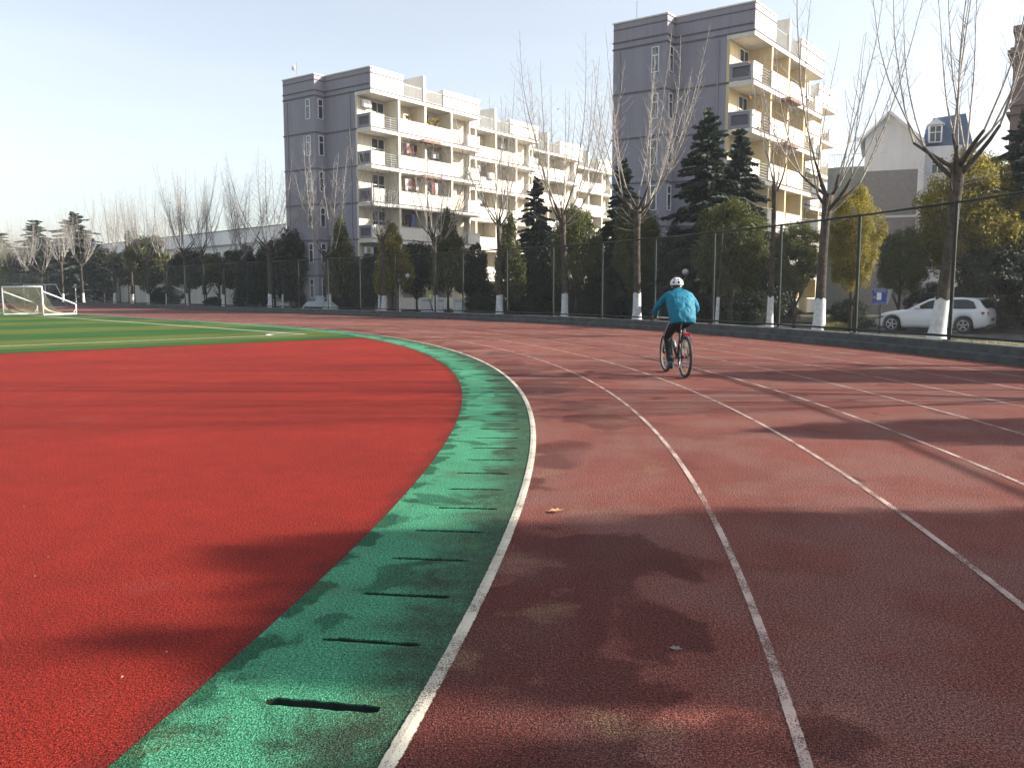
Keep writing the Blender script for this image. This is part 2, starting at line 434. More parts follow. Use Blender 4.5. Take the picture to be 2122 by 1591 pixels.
mb.add(vs, [(i*5+k, i*5+k+1, (i+1)*5+k+1, (i+1)*5+k) for i in range(len(ls)-1) for k in range(4)])
struct(mb, 'turf_pitch', M['turf'])

# green band over the drain, with its slots cut through
def green_band():
    mb = MB(); RI, RO, SA, SB = 38.952, 39.76, 39.22, 39.64
    step = 0.795; W2 = R(0.5) * 0 + 0.030 / 39.4 / R(1) / 1.0     # half slot width in degrees
    W2 = math.degrees(0.019 / 39.4)
    ts = []; holes = set()
    t = -180.0
    slots = []
    k0 = -53.45                                                    # the nearest slot lies here
    for k in range(-40, 68):
        slots.append(k0 + step * k)
    cuts = sorted(set([round(-180 + 0.795 * i, 4) for i in range(106)]))
    cuts = [c for c in cuts if c < slots[0] - 0.2]
    edges = [(c, False) for c in cuts]
    rng = random.Random(3)
    for s in slots:
        wv = W2 * rng.uniform(0.75, 1.25)
        if abs(s - k0) < 0.1: wv = W2 * 1.45
        edges += [(s - wv, True), (s + wv, False)]
    edges += [(-0.02, False)] if slots[-1] < -0.3 else []
    edges += [(4.0 * i, False) for i in range(0, 36)]
    edges = sorted(edges)
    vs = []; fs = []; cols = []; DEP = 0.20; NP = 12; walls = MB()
    slot_ends = {i + 1 for i, e in enumerate(edges) if e[1]}
    for i, (t, is_slot) in enumerate(edges):
        rim = is_slot or i in slot_ends
        j0 = rng.uniform(-0.012, 0.012) if is_slot else (cols[-1][2] if i in slot_ends else 0.0)
        o = len(vs); vs.append(path(RI, t, 0))
        for q in range(NP + 1):
            f = q / NP; r = SA + j0 + (SB - SA) * f
            jt = (math.degrees(rng.uniform(-0.0045, 0.0045) / 39.4) if rim else 0.0)
            if rim and q in (0, NP): jt += (0.5 if is_slot else -0.5) * W2
            vs.append(path(r, t + jt, 0))
        vs.append(path(RO, t, 0)); cols.append((o, is_slot, j0))
    for i in range(len(edges) - 1):
        a, b = cols[i][0], cols[i + 1][0]
        fs.append((a, a + 1, b + 1, b)); fs.append((a + NP + 1, a + NP + 2, b + NP + 2, b + NP + 1))
        la = [a + 1 + q for q in range(NP + 1)]; lb = [b + 1 + q for q in range(NP + 1)]
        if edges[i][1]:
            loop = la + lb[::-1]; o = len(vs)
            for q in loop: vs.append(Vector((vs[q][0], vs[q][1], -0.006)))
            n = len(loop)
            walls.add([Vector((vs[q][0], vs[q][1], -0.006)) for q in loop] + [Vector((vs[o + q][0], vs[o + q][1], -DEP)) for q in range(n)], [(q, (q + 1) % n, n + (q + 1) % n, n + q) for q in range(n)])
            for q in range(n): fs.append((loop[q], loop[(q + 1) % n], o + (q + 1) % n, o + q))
        else:
            for q in range(NP): fs.append((la[q], la[q + 1], lb[q + 1], lb[q]))
    mb.add(vs, fs); return mb, walls
gb, gw = green_band()
struct(gb, 'drain_cover_strip', M['green']); struct(gw, 'drain_slot_walls', M['slot_shade'])
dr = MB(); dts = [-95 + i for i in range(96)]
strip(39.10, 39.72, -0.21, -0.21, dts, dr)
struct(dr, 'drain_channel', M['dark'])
# lane lines
mb = strip(39.738, 39.782, 0.004, 0.009, TS)
strip(39.782, 39.826, 0.009, 0.004, TS, mb)
struct(mb, 'inner_lane_line', M['kerbline'])
for i in range(1, 8):
    rr = 39.81 + 1.217 * i
    struct(strip(rr - 0.036, rr + 0.036, 0.004, 0.004, TS), 'lane_line', M['lane'])
struct(strip(39.81 + 1.217*8 - .036, 39.81 + 1.217*8 + .036, 0.004, 0.004, TS), 'lane_line', M['lane'])
# pitch markings
def pitchline(a0, l0, a1, l1, wd=0.10):
    p = Vector((CX, CY)) + E1 * a0 + E2 * l0; q = Vector((CX, CY)) + E1 * a1 + E2 * l1
    d = (q - p).normalized(); nn = Vector((-d.y, d.x)) * wd / 2
    mb = MB(); vs = []
    for x in (p + nn, p - nn, q - nn, q + nn): vs.append((x.x, x.y, 0.011))
    return struct(mb.add(vs, [(0, 1, 2, 3)]), 'pitch_line', M['pitchline'])
pitchline(36.75, -9.15, 36.75, 95, 0.12); pitchline(-36.5, -9.1, 36.69, -9.1, 0.10)
mb = MB(); vs = []; cc = Vector((CX, CY)) + E1 * 36.70 + E2 * -9.05
for i in range(13):
    a = R(90 * i / 12)
    for rr in (1.05, 1.20):
        q = cc - E1 * rr * math.cos(a) + E2 * rr * math.sin(a); vs.append((q.x, q.y, 0.0125))
mb.add(vs, [(2*i, 2*i+1, 2*i+3, 2*i+2) for i in range(12)])
struct(mb, 'corner_arc', M['pitchline'])

# kerb ledge outside the track
TK = [-120 + 1.0 * i for i in range(121)] + [3.0 * i for i in range(1, 42)]
prof = [(49.84, -0.1), (49.84, 0.145), (49.87, 0.165), (50.04, 0.165), (50.045, 0.305), (50.075, 0.33), (50.52, 0.33), (50.55, 0.30), (50.55, -0.15)]
mb = MB(); vs = []
for t in TK:
    for r, z in prof: vs.append(path(r, t, z))
npf = len(prof)
mb.add(vs, [(i*npf+k, (i+1)*npf+k, (i+1)*npf+k+1, i*npf+k+1) for i in range(len(TK)-1) for k in range(npf-1)])
struct(mb, 'kerb_ledge', M['concrete'])
struct(strip(50.56, 57.6, 0.20, -0.18, TK), 'verge', M['soil'])
struct(strip(57.55, 64.5, -0.25, -0.25, TK), 'campus_road', M['asphalt'])
mb = MB(); vs = []
for t in TK:
    for r, z in ((64.4, -0.3), (64.4, -0.12), (64.55, -0.12), (64.55, -0.3)): vs.append(path(r, t, z))
mb.add(vs, [(i*4+k, (i+1)*4+k, (i+1)*4+k+1, i*4+k+1) for i in range(len(TK)-1) for k in range(3)])
struct(mb, 'road_kerb', M['concrete'])

# ------------------------------------------------------------------ the chain-link fence
def chain_fence():
    f = thing('chain_link_fence', 'tall dark green chain-link fence on the kerb around the running track', 'fence', path(50.3, -20, 0.33))
    RF = 50.30; Z0, Z1 = 0.40, 3.36; base = path(50.3, -20, 0.33)
    SP = 3.42; DEG = math.degrees(SP / RF)
    t0 = 11.3 - 44
    ts = [t0 + DEG * k for k in range(-17, 9)]
    ts = [t for t in ts if t < -0.6]
    ts += [0.9 + SP * k for k in range(0, 32)]
    post = MB().tube([(0,0,-0.02), (0,0,3.06)], 0.042, 10)
    post.add(*[[( -.09,-.09,0),( .09,-.09,0),( .09,.09,0),(-.09,.09,0),(-.09,-.09,.015),(.09,-.09,.015),(.09,.09,.015),(-.09,.09,.015)],
               [(0,3,2,1),(4,5,6,7),(0,1,5,4),(1,2,6,5),(2,3,7,6),(3,0,4,7)]])
    pm = post.mesh('post', M['fence'], False)
    w = MB(); Wd, Hh = SP, Z1 - Z0 - 0.06; pitch = 0.066; rr = 0.0016
    def clip(x0, sgn):
        # diagonal line x = x0 + sgn*z, z from 0..Hh, inside 0..Wd
        za, zb = 0.0, Hh
        if sgn > 0: za = max(za, -x0); zb = min(zb, Wd - x0)
        else: za = max(za, x0 - Wd); zb = min(zb, x0)
        return za, zb
    kk = int((Wd + Hh) / pitch) + 1
    for sgn in (1, -1):
        for i in range(kk):
            x0 = (-Hh + i * pitch) if sgn > 0 else i * pitch
            za, zb = clip(x0, sgn * 1.0)
            if zb - za < 0.03: continue
            y = 0.003 * sgn
            w.tube([(x0 + sgn * za, y, za), (x0 + sgn * zb, y, zb)], rr, 3, False)
    wm = w.mesh('mesh_panel', M['wire'])
    rl = MB().tube([(0,0,0), (SP,0,0)], 0.028, 8).mesh('rail', M['fence'], True)
    for i, t in enumerate(ts):
        p = path(RF, t, 0.33)
        inst('post', pm, f, p - base, (0, 0, math.atan2(tangent(RF, t).y, tangent(RF, t).x)))
        if i + 1 < len(ts):
            q = path(RF, ts[i + 1], 0.33); d = q - p; a = math.atan2(d.y, d.x); s = d.length / SP
            for nm, me, z in (('top_rail', rl, Z1 - 0.33), ('bottom_rail', rl, 0.10)):
                inst(nm, me, f, (p.x - base.x, p.y - base.y, z), (0, 0, a), (s, 1, 1))
            o = inst('mesh_panel', wm, f, (p.x - base.x, p.y - base.y, 0.11), (0, 0, a), (s, 1, 1)); o['kind'] = 'stuff'
    return f
chain_fence()

# ------------------------------------------------------------------ trees
def curve_pts(p, d, length, bend, n, rng, wob=0.06, up=0.0):
    pts = [Vector(p)]; d = Vector(d).normalized(); st = length / n
    for i in range(n):
        d = (d + Vector((0, 0, up)) + Vector((rng.uniform(-wob, wob), rng.uniform(-wob, wob), 0))).normalized()
        pts.append(pts[-1] + d * st)
    return pts
def plane_tree_meshes(seed, fork=5.0, height=13.0, limbs=9, spread=1.0, rb=0.21, leaves=0, lean=0.03, thin=1.0, dens=3.5, tl=0.25):
    rng = random.Random(seed)
    tr = MB(); cr = MB()
    lx, ly = rng.uniform(-lean, lean), rng.uniform(-lean, lean)
    def tp(z): return Vector((lx * z + 0.05 * math.sin(z * 0.7 + seed), ly * z, z))
    zs = [-0.3, 0.0, 0.25, 0.6, 1.2, 2.0, 3.0, 4.0, fork - 0.5, fork]
    rad = [rb * 1.5, rb * 1.35, rb * 1.15, rb * 1.04, rb, rb * 0.92, rb * 0.84, rb * 0.80, rb * 0.95, rb * 1.05]
    tr.tube([tp(z) for z in zs], rad, 12)
    top = tp(fork)
    heads = []
    for i in range(limbs):
        a = 2 * math.pi * (i + rng.uniform(-0.3, 0.3)) / limbs
        # gnarled limb, then straight shoots
        o = rng.uniform(0.35, 1.0) * spread
        d = Vector((math.cos(a) * o, math.sin(a) * o, rng.uniform(0.45, 0.9)))
        ln = rng.uniform(0.5, 1.7) * (0.6 + 0.4 * spread)
        pts = curve_pts(top - Vector((0, 0, rng.uniform(0, 0.7))), d, ln, 0, 4, rng, 0.12, 0.05)
        rl = rb * rng.uniform(0.30, 0.46)
        tr.tube(pts, [rl, rl * 0.9, rl * 0.78, rl * 0.66, rl * 0.52], 7)
        heads.append((pts[-1], (pts[-1] - pts[-2]).normalized(), rl * 0.52))
    tips = []
    def twigs(pts, r0, dens, lmax, depth):
        L = sum((pts[i+1] - pts[i]).length for i in range(len(pts) - 1))
        nn = max(2, int(L * dens)); side = rng.choice((0, 1))
        for k in range(nn):
            f = 0.16 + 0.80 * (k + rng.random() * 0.7) / nn
            x = f * (len(pts) - 1); i = min(int(x), len(pts) - 2); q = pts[i].lerp(pts[i+1], x - i)
            dd = (pts[i+1] - pts[i]).normalized()
            a = side * math.pi + rng.uniform(-0.9, 0.9) + depth; side = 1 - side
            o = dd.orthogonal().normalized(); b = dd.cross(o)
            ou = (o * math.cos(a) + b * math.sin(a))
            d = dd * 0.45 + ou * rng.uniform(0.7, 1.0)
            ll = lmax * (1.15 - f) * rng.uniform(0.5, 1.15) + 0.12
            n = 4 if ll > 0.9 else 3
            tw = curve_pts(q, d, ll, 0, n, rng, 0.08, 0.26)
            rr = r0 * (1 - 0.55 * f) * 0.45
            cr.tube(tw, [max(0.0036, rr * (1 - 0.7 * j / n)) for j in range(n + 1)], 3, False)
            tips.append(tw[-1])
            if depth == 0 and ll > 0.55: twigs(tw, rr, 2.8, ll * 0.38, 1)
    for hp, hd, hr in heads:
        for s in range(rng.choice((1, 2, 2, 3))):
            L = (height - hp.z) * rng.uniform(0.55, 1.0)
            d = (hd * Vector((0.8, 0.8, 0.5)) + Vector((rng.uniform(-0.35, 0.35), rng.uniform(-0.35, 0.35), 0.55)))
            pts = curve_pts(hp, d, L, 0, 11, rng, 0.055, 0.14)
            r0 = max(0.014, min(hr, 0.0044 * L + 0.003)) * thin
            cr.tube(pts, [r0 * (1 - 0.86 * (j / 11.0) ** 0.8) + 0.0028 for j in range(12)], 5, False)
            twigs(pts, r0, dens, tl * L, 0); tips.append(pts[-1])
    for i in range(int(limbs * 0.8)):                       # thin water shoots low on the head
        a = rng.uniform(0, 6.28); d = Vector((math.cos(a), math.sin(a), rng.uniform(-0.15, 0.35)))
        pts = curve_pts(top - Vector((0, 0, rng.uniform(0, 1.3))), d, rng.uniform(0.8, 2.0), 0, 6, rng, 0.1, 0.10)
        cr.tube(pts, [0.014 * (1 - 0.1 * j) for j in range(7)], 3, False); twigs(pts, 0.013, 2.5, 0.5, 1)
    ww = MB()
    zs = [-0.1, 0.02, 0.25, 0.6, 1.05, 1.18 + 0.05 * rng.random()]
    rd = [rb * 1.41, rb * 1.36, rb * 1.17, rb * 1.055, rb * 1.02, rb * 1.012]
    ww.tube([tp(z) for z in zs], [r + 0.008 for r in rd], 12, False)
    for q in range(len(ww.v) - 12, len(ww.v)): ww.v[q] = (ww.v[q][0], ww.v[q][1], ww.v[q][2] + rng.uniform(-0.05, 0.06))
    lv = MB()
    if leaves:
        for k in range(leaves):
            p = rng.choice(tips); q = Quaternion((rng.gauss(0,1), rng.gauss(0,1), rng.gauss(0,1), rng.gauss(0,1))).normalized()
            s = rng.uniform(0.05, 0.09)
            lv.add([p + q @ Vector(v) * s for v in ((-.2,0,0),(.35,-.7,.1),(1.2,-.5,0),(1.7,0,.15),(1.2,.5,0),(.35,.7,.1))], [(0,1,2,3,4,5)])
    return (tr.mesh('trunk', M['bark'], True), cr.mesh('crown', M['twig'], True), ww.mesh('whitewash', M['limewash'], True),
            lv.mesh('dry_leaves', M['leaf_orange']) if leaves else None)
PT = [plane_tree_meshes(11, 4.9, 13.2, 8, 1.1, 0.165), plane_tree_meshes(12, 4.6, 12.6, 7, 0.8, 0.145),
      plane_tree_meshes(13, 5.1, 13.8, 8, 0.9, 0.155, leaves=5), plane_tree_meshes(17, 4.3, 12.8, 6, 1.3, 0.15), plane_tree_meshes(19, 5.4, 13.4, 9, 0.65, 0.15)]
PT_BIG = plane_tree_meshes(21, 5.2, 14.5, 8, 1.25, 0.20, lean=0.01, dens=2.6, tl=0.18)
PT_BIG2 = plane_tree_meshes(25, 5.5, 15.0, 8, 1.4, 0.215, lean=0.01, dens=2.5, tl=0.16)
PT_THIN = plane_tree_meshes(31, 5.6, 11.5, 5, 0.55, 0.11, leaves=26, lean=0.01, thin=0.7)
def plane_tree(ms, loc, rz, label, sc=1.0, tilt=0.0):
    t = thing('plane_tree', label, 'tree', loc, rz, 'bare plane trees behind the fence')
    t.scale = (sc, sc, sc); 
    if tilt: t.rotation_euler = (0, tilt, rz * 0)
    inst('trunk', ms[0], t); inst('crown', ms[1], t)['kind'] = 'stuff'
    inst('whitewash', ms[2], t)
    if ms[3]: inst('dry_leaves', ms[3], t)['kind'] = 'stuff'
    return t
planes = [
    (38, PT[1], 0.95, 'bare plane tree above the left edge of the far goal, hazy and distant'),
    (100, PT[3], 0.95, 'bare plane tree beyond the far white goal frame, forking low'),
    (181, PT[0], 1.0, 'bare plane tree with wide low fork in front of the blue-roofed hut'),
    (246, PT[4], 1.0, 'bare plane tree just right of the wide-forked one near the goals'),
    (316, PT[2], 0.93, 'slim bare plane tree left of the tall one before the white hall'),
    (394, PT[2], 1.02, 'tall bare plane tree in front of the left end of the white hall'),
    (470, PT[3], 0.97, 'bare plane tree in front of the middle of the white hall'),
    (565, PT[0], 1.03, 'bare plane tree with horizontal lower limbs next to the left apartment building'),
    (685, PT[3], 1.0, 'bare plane tree with pale shoots before the grey end wall of the left building'),
    (797, PT[4], 0.92, 'bare plane tree by the globe lamp, before the first balconies'),
    (904, PT[0], 0.98, 'bare plane tree behind the yellow sign, before the lit balconies'),
    (1037, PT[4], 1.02, 'bare plane tree in front of the stepped wings of the left building'),
    (1168, PT[2], 1.08, 'tall bare plane tree in the gap between the two apartment buildings'),
    (1316, PT[0], 1.12, 'bare plane tree before the left edge of the right building, left of the cyclist'),
]
planes += [
    (8, PT[4], 1.0, 'bare plane tree at the far left edge, behind the netted goal'),
    (68, PT[2], 1.0, 'bare plane tree rising between the two goal frames'),
    (140, PT[4], 1.05, 'slender bare plane tree left of the wide-forked one'),
    (282, PT[4], 1.04, 'slender bare plane tree left of the white hall'),
    (354, PT[0], 1.0, 'bare plane tree beside the low dark bush, before the hall'),
    (430, PT[4], 1.06, 'slender bare plane tree between two others before the hall'),
    (516, PT[2], 0.98, 'bare plane tree at the right half of the white hall')]
for i, (u, ms, sc, lb) in enumerate(planes):
    p, t = row(u, 56.8 if i < 14 else 60.5); p.z = -0.02 if i < 14 else -0.25
    plane_tree(ms, p, random.Random(i + 40).uniform(0, 6.28), lb, sc)
plane_tree(PT_THIN, row(1591, 56.0)[0], 1.0, 'thin young plane tree with a few orange leaves beside a fence post', 1.0)
plane_tree(PT_BIG, row(1690, 56.4)[0], 0, 'thick leaning plane tree before the balconies of the right building', 0.97, 0.055)
plane_tree(PT_BIG2, row(1936, 56.0)[0], 0, 'massive leaning plane tree in front of the white car', 0.98, 0.085)

def leaf_cloud(seed, clumps, per, size, shape='oval', tight=0.30):
    """crown in a unit box: x,y within -1..1, z 0..2"""
    rng = random.Random(seed); mb = MB()
    cs = []
    for i in range(clumps):
        while True:
            x, y, z = rng.uniform(-1, 1), rng.uniform(-1, 1), rng.uniform(-1, 1)
            rr = math.sqrt(x*x + y*y)
            lim = math.sqrt(max(0, 1 - z*z)) if shape == 'oval' else (1 - (z + 1) / 2) ** 0.62 * (1.0 if z > -0.75 else 0.75) + 0.05
            nz = 0.80 + 0.34 * mnoise.noise(Vector((x * 1.6 + seed, y * 1.6, z * 1.6)))
            if rr < lim * nz and (rr > lim * nz * 0.52 or rng.random() < 0.3): break
        cs.append(Vector((x * 0.93, y * 0.93, z)))
    for c in cs:
        cr = tight * rng.uniform(0.55, 1.15)
        for k in range(per):
            d = Vector((rng.gauss(0, 1), rng.gauss(0, 1), rng.gauss(0, 1))).normalized()
            p = c + d * cr * rng.uniform(0.25, 1.0) ** 0.6 + Vector((0, 0, 1))
            nrm = (d + Vector((rng.gauss(0, .6), rng.gauss(0, .6), rng.gauss(0, .6) + 0.35))).normalized()
            a = nrm.orthogonal().normalized(); a = Quaternion(nrm, rng.uniform(0, 6.28)) @ a; b = nrm.cross(a)
            s = size * rng.uniform(0.65, 1.3)
            mb.add([p - a * s, p + b * s * 0.42 + nrm * s * 0.12, p + a * s, p - b * s * 0.42 + nrm * s * 0.12], [(0, 1, 2, 3)])
    return mb
EV = {}
for key, mt in (('olive', 'leaf_olive'), ('gold', 'leaf_gold'), ('dark', 'leaf_dark')):
    EV[key] = []
    for sd in (1, 2):
        mb = leaf_cloud(100 + sd + len(key), 95, 170, 0.052, 'oval' if sd == 1 else 'egg', 0.30)
        EV[key].append(mb.mesh('crown', M[mt]))
    EV[key].append(leaf_cloud(140 + len(key), 250, 170, 0.027, 'oval', 0.20).mesh('crown', M[mt]))
def ev_trunk(seed):
    rng = random.Random(seed); mb = MB()
    mb.tube([(0,0,-0.2), (0.02,0,0.4), (0.0,0.02,1.0), (0.03,0,1.6)], [0.085, 0.065, 0.055, 0.03], 8)
    for k in range(9):
        a = rng.uniform(0, 6.28); z = rng.uniform(0.35, 1.1)
        mb.tube(curve_pts((0, 0, z), (math.cos(a), math.sin(a), 0.9), rng.uniform(0.5, 0.9), 0, 4, rng, 0.1, 0.05), [0.035, 0.03, 0.022, 0.015, 0.008], 5)
    return mb.mesh('trunk', M['darkbark'], True)
EVT = ev_trunk(5)
def evergreen(u, r, v_top, v_bot, half_px, kind, var, label, rz=None, zg=-0.1, group='round evergreen trees behind the fence', loc=None, dims=None):
    if loc is None:
        p, t = row(u, r); Y = p.y
        zt, zb = zat(v_top, Y), zat(v_bot, Y); hw = half_px * Y / FPX
    else:
        p = Vector(loc); zt, zb, hw = dims
    o = thing('evergreen_tree', label, 'tree', (p.x, p.y, zg), rz if rz is not None else random.uniform(0, 6.28), group)
    c = inst('crown', EV[kind][var], o, (0, 0, zb - zg), (0, 0, 0), (hw, hw * random.Random(int(u)).uniform(0.9, 1.1), (zt - zb) / 2)); c['kind'] = 'stuff'
    hh = max(0.6, (zt - zb) * 0.35 + (zb - zg)); k = hh / 1.4
    inst('trunk', EVT, o, (0, 0, 0), (0, 0, 1.0), (min(1.6, hw * 0.75), min(1.6, hw * 0.75), k))
    return o
EVL = [
    (18, 62, 490, 625, 50, 'olive', 0, 'yellow-green round tree at the far left edge, behind the goals'),
    (120, 61, 520, 600, 48, 'dark', 0, 'dark round tree directly behind the far goal frame'),
    (225, 62, 515, 594, 44, 'dark', 0, 'dark round tree between the two trees near the blue-roofed hut'),
    (318, 60, 486, 598, 46, 'olive', 0, 'yellow-green round tree before the left end of the white hall'),
    (400, 61, 520, 596, 46, 'dark', 0, 'dark round tree at the left half of the white hall'),
    (462, 60, 525, 592, 44, 'olive', 0, 'dark round tree under the middle of the white hall'),
    (522, 61, 500, 640, 40, 'dark', 1, 'dark pointed tree left of the first apartment building'),
    (622, 60, 470, 640, 55, 'dark', 0, 'tall dark tree against the lower left of the grey end wall'),
    (712, 59, 458, 600, 40, 'olive', 1, 'sunlit yellow-green pointed tree beside the grey end wall'),
    (764, 60, 530, 645, 44, 'dark', 0, 'dark rounded tree left of the globe lamp'),
    (816, 59, 452, 600, 46, 'gold', 1, 'golden pointed tree above the globe lamp'),
    (930, 59.5, 440, 590, 46, 'olive', 1, 'yellow-green tree overlapping the bottom balconies of the left building'),
    (1056, 59.5, 448, 610, 40, 'olive', 1, 'olive tree left of the dark cedar between the buildings'),
    (1192, 59.5, 420, 600, 64, 'olive', 2, 'broad olive tree behind the tall bare plane between the buildings'),
    (1316, 59.0, 415, 610, 60, 'olive', 2, 'broad olive tree behind the plane tree left of the cyclist'),
    (1510, 59.0, 410, 612, 98, 'olive', 2, 'large wide olive tree right of the cyclist'),
    (1640, 59.5, 455, 605, 58, 'olive', 2, 'small olive tree between thin plane and thick plane trunk'),
    (1756, 58.5, 392, 596, 64, 'gold', 2, 'sunlit gold-green tree right of the thick leaning plane'),
    (1990, 67.0, 318, 575, 128, 'gold', 2, 'large golden tree above the white car'),
    (1855, 64.0, 470, 610, 62, 'olive', 2, 'shaded olive tree behind the blue notice sign'),
]
EVL += [
    (66, 63, 515, 606, 48, 'olive', 0, 'dark round tree behind the top bar of the netted goal'),
    (160, 65, 520, 592, 42, 'olive', 0, 'dark tree in front of the blue-roofed hut'),
    (276, 63, 525, 588, 44, 'dark', 0, 'dark tree right of the hut, above the white wall'),
    (364, 63, 525, 592, 44, 'olive', 0, 'dark tree left of the tall plane before the white hall'),
    (434, 63, 530, 590, 44, 'dark', 0, 'dark low-crowned tree before the white hall, right of the tall plane'),
    (500, 63, 520, 596, 46, 'dark', 0, 'dark low-crowned tree left of the pointed dark tree'),
    (575, 63, 500, 612, 46, 'dark', 0, 'dark tree filling the gap left of the grey end wall'),
    (664, 63, 500, 635, 44, 'dark', 1, 'dark tree at the foot of the grey end wall'),
    (866, 62, 505, 606, 44, 'dark', 0, 'dark tree above the yellow sign'),
    (985, 62, 500, 612, 44, 'dark', 1, 'dark tree at the right end of the first wing'),
    (1130, 62, 480, 640, 50, 'dark', 0, 'dark tree at the foot of the cedar between the buildings'),
    (1250, 63, 470, 640, 56, 'dark', 1, 'dark tree between the broad olive trees left of the cyclist'),
    (1400, 63, 470, 640, 64, 'dark', 2, 'dark tree filling the space behind the cyclist'),
    (1590, 63, 480, 640, 52, 'dark', 1, 'dark tree behind the thin young plane'),
]
for (u, r, vt, vb, hp, kd, var, lb) in EVL: evergreen(u, r, vt, vb, hp, kd, var, lb)
for (u, r, vt, vb, hp, lb) in [
    (350, 60, 590, 640, 42, 'low dark bush at the foot of the white wall, left'),
    (450, 61, 612, 640, 26, 'small clipped dark bush in front of the white wall'),
    (735, 61, 590, 650, 60, 'dark hedge bush left of the globe lamp pole'),
    (995, 60, 605, 660, 36, 'rounded dark bush right of the utility cabinets'),
    (1085, 61, 575, 665, 55, 'dark bush under the olive tree left of the dark cedar'),
    (1235, 61, 580, 668, 60, 'dark bush between the two bare planes left of the cyclist'),
    (1400, 61, 585, 672, 62, 'dark bush directly behind the cyclist'),
    (1540, 61, 590, 678, 66, 'dark bush between the young sapling and the thin plane'),
    (1752, 60.5, 613, 690, 52, 'rounded clipped bush left of the blue notice sign'),
    (1925, 66, 580, 680, 70, 'dark hedge behind the bonnet of the white car'),
    (1020, 66, 585, 670, 60, 'dark shrub across the road below the stepped wings'),
    (1160, 66, 570, 670, 66, 'dark shrub across the road behind the tall plane trunk'),
    (1300, 66, 570, 670, 66, 'dark shrub across the road behind the plane left of the cyclist'),
    (1450, 66, 575, 675, 60, 'dark shrub across the road, just right of the cyclist'),
    (1610, 66, 590, 680, 46, 'dark shrub across the road behind the thin plane trunk'),
    (2060, 67, 500, 690, 110, 'tall dark hedge behind the white car'),
    (2200, 66, 480, 720, 100, 'tall dark hedge at the right edge of the picture')]:
    p, t = row(u, r); Y = p.y; zt, zb = zat(vt, Y), -0.35; hw = hp * Y / FPX
    o = thing('bush', lb, 'bush', (p.x, p.y, -0.15), random.uniform(0, 6), 'dark bushes behind the fence')
    c = inst('crown', EV['dark'][2], o, (0, 0, zb), (0, 0, 0), (hw, hw, (zt - zb) / 2)); c['kind'] = 'stuff'
    inst('stem', EVT, o, (0, 0, 0), (0, 0, 0), (0.5, 0.5, 0.5))

def cedar_meshes(seed, H=12.0, RB=4.2):
    rng = random.Random(seed); tr = MB(); nd = MB(); br = MB()
    tr.tube([(0,0,-0.3), (0,0,2), (0.05,0,H*0.6), (0,0,H)], [0.24, 0.19, 0.10, 0.015], 8)
    nwh = 44
    for i in range(nwh):
        f = i / (nwh - 1.0); z = 0.7 + (H - 0.75) * f ** 0.92
        Rr = RB * (1 - f) ** 0.80 * (0.92 if f > 0.06 else 0.8) * rng.uniform(0.72, 1.1) + 0.10
        nb = 9 if f < 0.75 else 6
        for k in range(nb):
            a = 2 * math.pi * (k + rng.uniform(-.35, .35)) / nb + i * 1.9
            L = Rr * rng.uniform(0.45, 1.15); zz = z + rng.uniform(-0.6, 0.45)
            d = Vector((math.cos(a), math.sin(a), 0.28 if f < 0.8 else 0.8))
            n = 6; pts = [Vector((0, 0, min(zz, H - .02)))]; dd = d.normalized()
            for j in range(n):
                dd = (dd + Vector((rng.uniform(-.06, .06), rng.uniform(-.06, .06), -0.09))).normalized()
                pts.append(pts[-1] + dd * L / n)
            tr.tube(pts, [0.035 * (1 - 0.14 * j) * (1.1 - f) + 0.004 for j in range(n + 1)], 3, False)
            ns = int(30 + 95 * L / RB)
            for s in range(ns):
                x = (0.12 + 0.88 * (s + rng.random()) / ns) * n; j = min(int(x), n - 1); p = pts[j].lerp(pts[j+1], x - j)
                td = (pts[j+1] - pts[j]).normalized()
                sd = td.cross(Vector((0, 0, 1))).normalized() * rng.choice((-1, 1))
                wl = (0.16 + 0.5 * L / RB * (1 - 0.55 * x / n)) * rng.uniform(0.5, 1.15)
                o = (td * rng.uniform(0.35, 0.9) + sd * rng.uniform(0.35, 1) + Vector((0, 0, rng.uniform(-0.35, 0.22)))).normalized()
                q = p + o * wl
                nn = o.cross(Vector((rng.uniform(-.4, .4), rng.uniform(-.4, .4), 1))).normalized() * 0.048 * rng.uniform(0.7, 1.6)
                dz = Vector((0, 0, -0.05))
                nd.add([p, p.lerp(q, 0.45) + nn, q + dz, p.lerp(q, 0.45) - nn], [(0, 1, 2, 3)])
                m_ = p.lerp(q, 0.5); v3 = Vector((0, 0, 0.055 * rng.uniform(0.5, 1.6)))
                nd.add([m_ - o * 0.18, m_ + v3, m_ + o * 0.20, m_ - v3 * 1.9], [(0, 1, 2, 3)])
    return tr.mesh('trunk', M['darkbark'], True), nd.mesh('crown', M['needle'])
CD = [cedar_meshes(3), cedar_meshes(4, 12.0, 3.6)]
